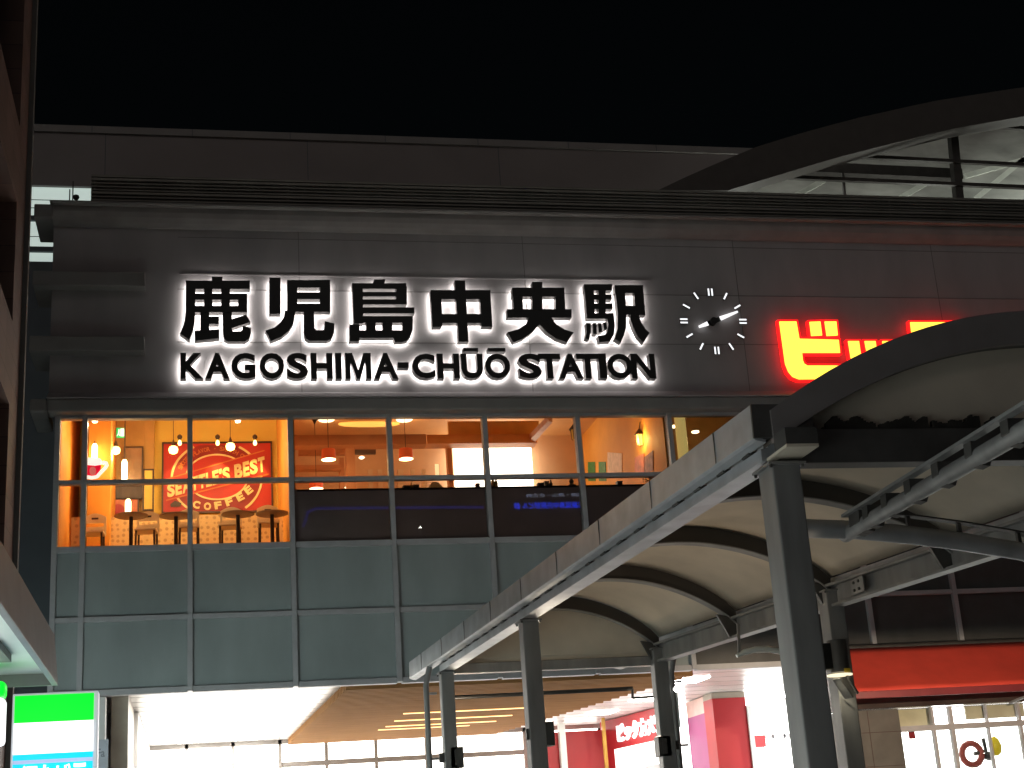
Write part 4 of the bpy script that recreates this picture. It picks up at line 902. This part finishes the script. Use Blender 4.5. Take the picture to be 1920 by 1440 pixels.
# tube frame with track running towards the camera
TF = thing('tubular_frame', PZ(1750, 900, 3.75), 'round steel tube frame with flat track rail passing under the near tie beam', 'frame')
a, b_ = Vector((4.70, -15.85, 3.74)), Vector((4.50, -20.5, 3.74))
MB().tube([a + Vector((.06, .1, 0)), b_ + Vector((.06, 0, 0))], .056, 16).build('long_tube', 'steel', TF, True)
MB().bar(Vector((4.70, -15.93, 3.845)), Vector((4.50, -20.5, 3.845)), .07, .022).build('track_rail', 'steel', TF)
for k in (0, .12, .32, .75, 1.25, 1.8, 2.4, 3.0, 3.6):
    p = Vector((4.74, -16.05, 3.76)) + (b_ - a).normalized() * (k * .8)
    MB().prism([p + Vector((-.045, -.03, .075)), p + Vector((.06, -.03, .075)), p + Vector((.10, -.03, -.0)), p + Vector((.06, -.03, -.085)), p + Vector((.0, -.03, -.075)), p + Vector((-.05, -.03, -.01))], (0, .09, 0)).build('rail_bracket', 'dsteel', TF)
cv = [PZ(*p, 3.74) for p in ((1470, 990), (1540, 986), (1623, 987), (1707, 993))]
cv = [Vector((4.12, -15.93, 3.765)), Vector((4.4, -15.88, 3.77)), Vector((4.84, -15.8, 3.765)), Vector((5.3, -15.72, 3.735)), Vector((5.75, -15.65, 3.69)), Vector((6.3, -15.55, 3.62)), Vector((6.9, -15.4, 3.5))]
MB().tube(cv, .07, 16).build('cross_tube', 'fascia', TF, True)
mb = MB()
for p, q_ in zip(cv[2:-1], cv[3:]): mb.bar(p + Vector((0, 0, .15)), q_ + Vector((0, 0, .15)), .08, .012)
for p in cv[3:-1]: mb.bar(p + Vector((0, 0, .06)), p + Vector((0, 0, .15)), .03, .03)
mb.build('top_plate', 'dsteel', TF)
lamp('tube_spot', 'SPOT', (4.15, -15.9, 3.2), 5, (1, .78, .52), TF, .04, (.1, .0, 1), R(60))

# ------------------------------------------------------------------ red awning at right
AW = thing('red_awning', (12.8, -.8, 3.9), 'long red canvas awning over the shop window at lower right', 'awning')
A, B, C_, D_ = Vector((11.0, -.35, 4.86)), Vector((18.5, -.35, 4.86)), Vector((18.5, -1.55, 3.96)), Vector((11.05, -1.55, 3.96))
mb = MB(); nx, ny = 30, 8
for jy in range(ny + 1):
    for k in range(nx + 1):
        p = A.lerp(B, k / nx).lerp(D_.lerp(C_, k / nx), jy / ny); p.z -= .05 * math.sin(math.pi * jy / ny) + .02 * math.sin(k * .9) * math.sin(math.pi * jy / ny); mb.v.append(p)
for jy in range(ny):
    for k in range(nx): i = jy * (nx + 1) + k; mb.face([i, i + nx + 1, i + nx + 2, i + 1])
o = mb.build('canvas', 'awnred', AW, True); md = o.modifiers.new('solid', 'SOLIDIFY'); md.thickness = .012
MB().box(11.05, 18.5, -1.57, -1.53, 3.83, 3.955).build('front_bar', pm('awning_bar', (.20, .03, .035), .4), AW, bevel=.01)
MB().tube([(10.95, -.3, 4.85), (18.5, -.3, 4.85)], .07, 14).build('roller', 'dsteel', AW, True)
for x in (11.1, 14.8, 18.3): MB().bar((x, -.2, 3.75), (x, -1.5, 3.86), .04, .04).build('arm', 'steel', AW)

# ------------------------------------------------------------------ electronics shop sign inside, tags, displays
WS = thing('shop_entrance_sign', rw(.6, 4.3), 'small white katakana lettering on the red shop header in the concourse', 'sign')
u0 = .22
for i, t in enumerate('ビックカメラ'):
    mb = MB(); a_, b2 = u0 + i * .125, u0 + i * .125 + .115; small = t == 'ッ'
    add_glyphs(mb, t, lambda x, y, d: rw(a_ + (b2 - a_) * x, 4.12 + .42 * y * (.75 if small else 1), .06 if d else .01), (0, 0, 1, 1), .06)
    mb.build('character', em('sign_white', (1, 1, 1), 1.3), WS)
t = pxbox(MB(), 1703, 1371, 1717, 1385, .15, .01); t.box(*(lambda p: (p.x - .004, p.x + .004, .15, .16, p.z, 3.34))(PY(1710, 1371, .15))); t = t.build('price_tag', 'red', None); tag(t, 'red price tag hanging in the shop window', 'tag')
q = PY(1822, 1414, .6); DS = thing('window_display', (q.x, .6, q.z), 'round red and dark model display in the shop window', 'display')
MB().tube([(q.x + .2 * math.cos(k * .4488), .6, q.z + .2 * math.sin(k * .4488)) for k in range(15)], .06, 8).build('red_wheel', pm('wheel_red', (.35, .07, .06), .5, var=.4, scale=9), DS, True)
MB().lathe((q.x + .34, .6, q.z - .05), [(.02, -.09), (.09, -.05), (.1, .03), (.03, .08)], 12).tube([(q.x + .05, .6, q.z), (q.x + .3, .6, q.z + .05), (q.x + .28, .6, q.z + .28)], .04, 8).build('dark_parts', 'dsteel', DS, True)
q = PY(1867, 1405, .6); t = MB().lathe((q.x, .6, q.z - .12), [(.03, 0), (.10, .06), (.12, .18), (.08, .3), (.02, .36)], 14).build('yellow_balloon', pm('balloon', (.85, .7, .03), .3), None, True); tag(t, 'yellow rounded hanging display beside the window mullion', 'display')

# ------------------------------------------------------------------ left: brown building, store awning and signs
XW = -1.85
BB = thing('brown_building', (-4, -16, 0), 'brown building edge with dark recessed windows at the far left', 'building')
YE = -10.0
def wcut(px, py): return PX(px, py, XW)
floors = [(2.9, 3.9), (4.45, 6.35), (7.25, 8.6), (9.5, 11.4), (12.4, 14.5)]
spans = [(-13.0, -10.75), (-17.2, -14.2), (-21.0, -18.2)]
wl = MB(); z = 0
ys = [-30] + [v for s in sorted(spans) for v in s] + [YE]
zs = [0] + [v for f in floors[1:] for v in f] + [20]
for i in range(len(ys) - 1):
    for k in range(len(zs) - 1):
        if i % 2 == 1 and k % 2 == 1: continue
        wl.box(XW - .35, XW, ys[i], ys[i + 1], zs[k], zs[k + 1])
wl.box(XW - 5, XW - .35, YE - .3, YE, 0, 20)
wl.build('wall', 'brown', BB)
MB().box(XW - .30, XW + .05, YE, YE + .12, 0, 20).build('corner_pilaster', pm('pilaster', (.24, .235, .22), .7), BB)
for a, b_ in spans:
    for z0, z1 in floors[1:]:
        f = MB().box(XW - .34, XW - .28, a, b_, z0, z1).build('window', 'darkglass', BB)
        MB().box(XW - .27, XW - .22, a, b_, z0, z0 + .06).box(XW - .27, XW - .22, (a + b_) / 2 - .03, (a + b_) / 2 + .03, z0 + .06, z1).build('frame', 'brown', f)
MB().box(XW - .02, XW + .02, -24, -13.3, .3, 2.85).build('unseen_store_window', em('added_store_light', (.92, 1, .98), 1.5), BB)  # unseen lit window added; its light reaches the canopy gutter
MB().box(-5.6, -2.05, YE + .04, YE + 3.0, 3.05, 3.3).build('side_light_shield', 'awn', BB)  # unseen shield added to keep the side window's light off the upper wall
MB().box(-5.6, XW - .1, YE + .002, YE + .03, .3, 3.0).build('unseen_store_window', em('added_side_light', (.82, 1, .97), 13), BB)  # unseen lit window added to brighten the spandrels at the left
AS = thing('store_awning', (-1.5, -16, 3.2), 'grey metal storefront awning with a bright underside at lower left', 'awning')
MB().prism([(-1.10, -25, 3.2), (-1.14, -25, 3.62), (XW, -25, 3.62), (XW, -25, 3.58), (-1.19, -25, 3.58), (-1.15, -25, 3.2)], (0, 25 - 13.1, 0)).build('fascia', 'awn', AS, bevel=.006)
MB().prism([(-1.1, -13.1, 3.2), (-1.14, -13.1, 3.62), (XW, -13.1, 3.62), (XW, -13.1, 3.2)], (0, .03, 0)).build('end_plate', 'awn', AS)
MB().box(XW, -1.2, -25, -13.1, 3.30, 3.34).build('soffit', 'soffit', AS)
for y in (-14.6, -16.4, -18.4):
    f = MB().box(-1.72, -1.34, y - .35, y + .35, 3.24, 3.298).build('light_fixture', 'dsteel', AS)
    MB().box(-1.62, -1.58, y - .32, y + .32, 3.225, 3.24).box(-1.48, -1.44, y - .32, y + .32, 3.225, 3.24).build('tube', em('cool_tube', (.82, 1, .95), 12), f)
    lamp('awning_light', 'SPOT', (-1.5, y, 3.2), 22, (.80, 1, .95), AS, .2, (.3, 0, -1), R(165))
MB().box(XW, -1.16, -25, -17.9, 3.20, 3.24).build('soffit_light', em('soffit_light', (.9, 1, .98), 1.6), AS)
# backlit store sign
q = PY(102, 1372, -12.5)
SS = thing('store_box_sign', (q.x, -12.5, 2.4), 'backlit store box sign with green top, white field and blue band', 'sign')
xa, xb, zt = -1.50, -.85, 3.195
MB().box(xa - .02, xb + .035, -12.49, -12.28, 1.9, zt + .02).build('case', em('case_white', (.85, .88, .95), .35), SS, bevel=.01)
gs, bs, ws_ = em('sign_green', (.0, .86, .03), 1.0), em('sign_blue', (0, .62, .86), 1.05), em('sign_field', (1, 1, 1), 1.4)
zg, zb1, zb2, zb3 = PY(100, 1353, -12.5).z, PY(100, 1412, -12.5).z, PY(100, 1423, -12.5).z, PY(100, 1430, -12.5).z
MB().box(xa, xb, -12.5, -12.491, zg, zt).build('green_band', gs, SS); MB().box(xa, xb, -12.5, -12.491, zb1, zg).build('white_field', ws_, SS)
MB().box(xa, xb, -12.5, -12.491, zb2, zb1).build('blue_stripe', bs, SS); MB().box(xa, xb, -12.5, -12.491, zb3, zb2).build('grey_stripe', em('stripe_grey', (.45, .55, .85), .8), SS)
MB().box(xa, xb, -12.5, -12.491, 1.9, zb3).build('blue_band', bs, SS)
mb = MB()
for i, t in enumerate('写真店'[:0] + '銀行'): pass
zc1, zc0 = PY(100, 1433, -12.5).z, PY(100, 1433, -12.5).z - .17
for i, t in enumerate('酒 た ばこ'.replace(' ', '')):
    x0 = xa + .08 + i * .135; add_glyphs(mb, t, lambda x, y, d: (x, -12.512 if d else -12.502, y), (x0, zc0, x0 + .12, zc1), .03)
mb.build('lettering', em('letter_white', (1, 1, 1), 1.4), SS)
SF = thing('store_fascia_sign', (XW, -14, 2.6), 'narrow green and white lit store sign at the bottom left edge', 'sign')
xs = PY(13, 1330, -13.6).x
MB().box(xs - .5, xs, -13.8, -13.6, PY(8, 1312, -13.6).z, PY(8, 1282, -13.6).z).build('green_band', gs, SF, bevel=.03)
MB().box(xs - .5, xs, -13.8, -13.6, PY(8, 1400, -13.6).z, PY(8, 1312, -13.6).z - .002).build('white_field', ws_, SF, bevel=.03)
# small banner with letters beyond the sign
q = PY(190, 1420, -.3); BN = thing('door_notice', (q.x, -.3, q.z), 'pale notice with grey letters on the wall right of the store box sign', 'notice')
A, B = PY(178, 1440, -.1), PY(203, 1386, -.1); MB().box(A.x, B.x, -.1, -.08, A.z - .3, B.z).build('sheet', pm('pale_sheet', (.55, .58, .66), .5), BN)
mb = MB()
add_glyphs(mb, 'Fa', lambda x, y, d: (x, -.112 if d else -.102, y), (PY(182, 1400, -.1).x, PY(182, 1420, -.1).z, PY(197, 1400, -.1).x, PY(182, 1404, -.1).z), .02); mb.build('lettering', pm('grey_ink', (.28, .3, .36), .5), BN)
MB().box(-2.2, -1.62, -.05, .0, 0, 4.6).build('cladding_panel', pm('teal_panel', (.30, .36, .37), .5), SB)

# ------------------------------------------------------------------ behind the camera: what the window glass reflects
YO = -70
OB = thing('opposite_building', (10, YO - 5, 0), 'dark office block across the plaza seen only mirrored in the glass', 'building')
MB().box(-40, 60, YO - 10, YO, 0, 34).build('wall', pm('office_wall', (.02, .02, .02), .8), OB)
LB = thing('led_ticker_board', (20, YO + .2, 20), 'led ticker with blue characters, mirrored in the restaurant glass', 'sign')
def mir(px, py): q = PY(px, py, -YO); return Vector((q.x, YO + .3, q.z))
blue, grey = em('led_blue', (.02, .06, 1), 5), em('led_white', (.7, .75, 1), 1.3)
for txt, x0, x1, y0, y1, mt in (('福岡・岡山・名古屋', 985, 1092, 935, 926, grey), ('新鹿児島中央駅前ビル 線', 962, 1092, 957, 942, blue)):
    A, B = mir(x0, y0), mir(x1, y1); mb = MB()
    add_glyphs(mb, txt, lambda x, y, d: (B.x + (A.x - B.x) * x, YO + (.35 if d else .3), A.z + (B.z - A.z) * y), (0, 0, 1, 1), .02); mb.build('led_text', mt, LB)
MB().tube([mir(568, 990), mir(577, 962), mir(592, 955), mir(905, 953)], .10, 6).build('neon_outline', em('neon_blue', (.05, .05, 1), .6), LB)
for px, py, lb in ((708, 1084, 'tall plaza lamp mirrored as a dot in the lower glass panel'), (788, 990, 'tall plaza lamp mirrored as a dot in the tinted window')):
    q = PY(px, py, 45); t = thing('plaza_lamp', (q.x, -45, 0), lb, 'street lamp', 'plaza lamps')
    MB().tube([(q.x, -45, 0), (q.x, -45, q.z)], [.12, .07], 10).build('pole', 'steel', t, True)
    MB().lathe((q.x, -45, q.z), [(.03, -.07), (.08, 0), (.03, .07)], 12).build('lamp_head', em('plaza_light', (1, .97, .9), 30), t, True)
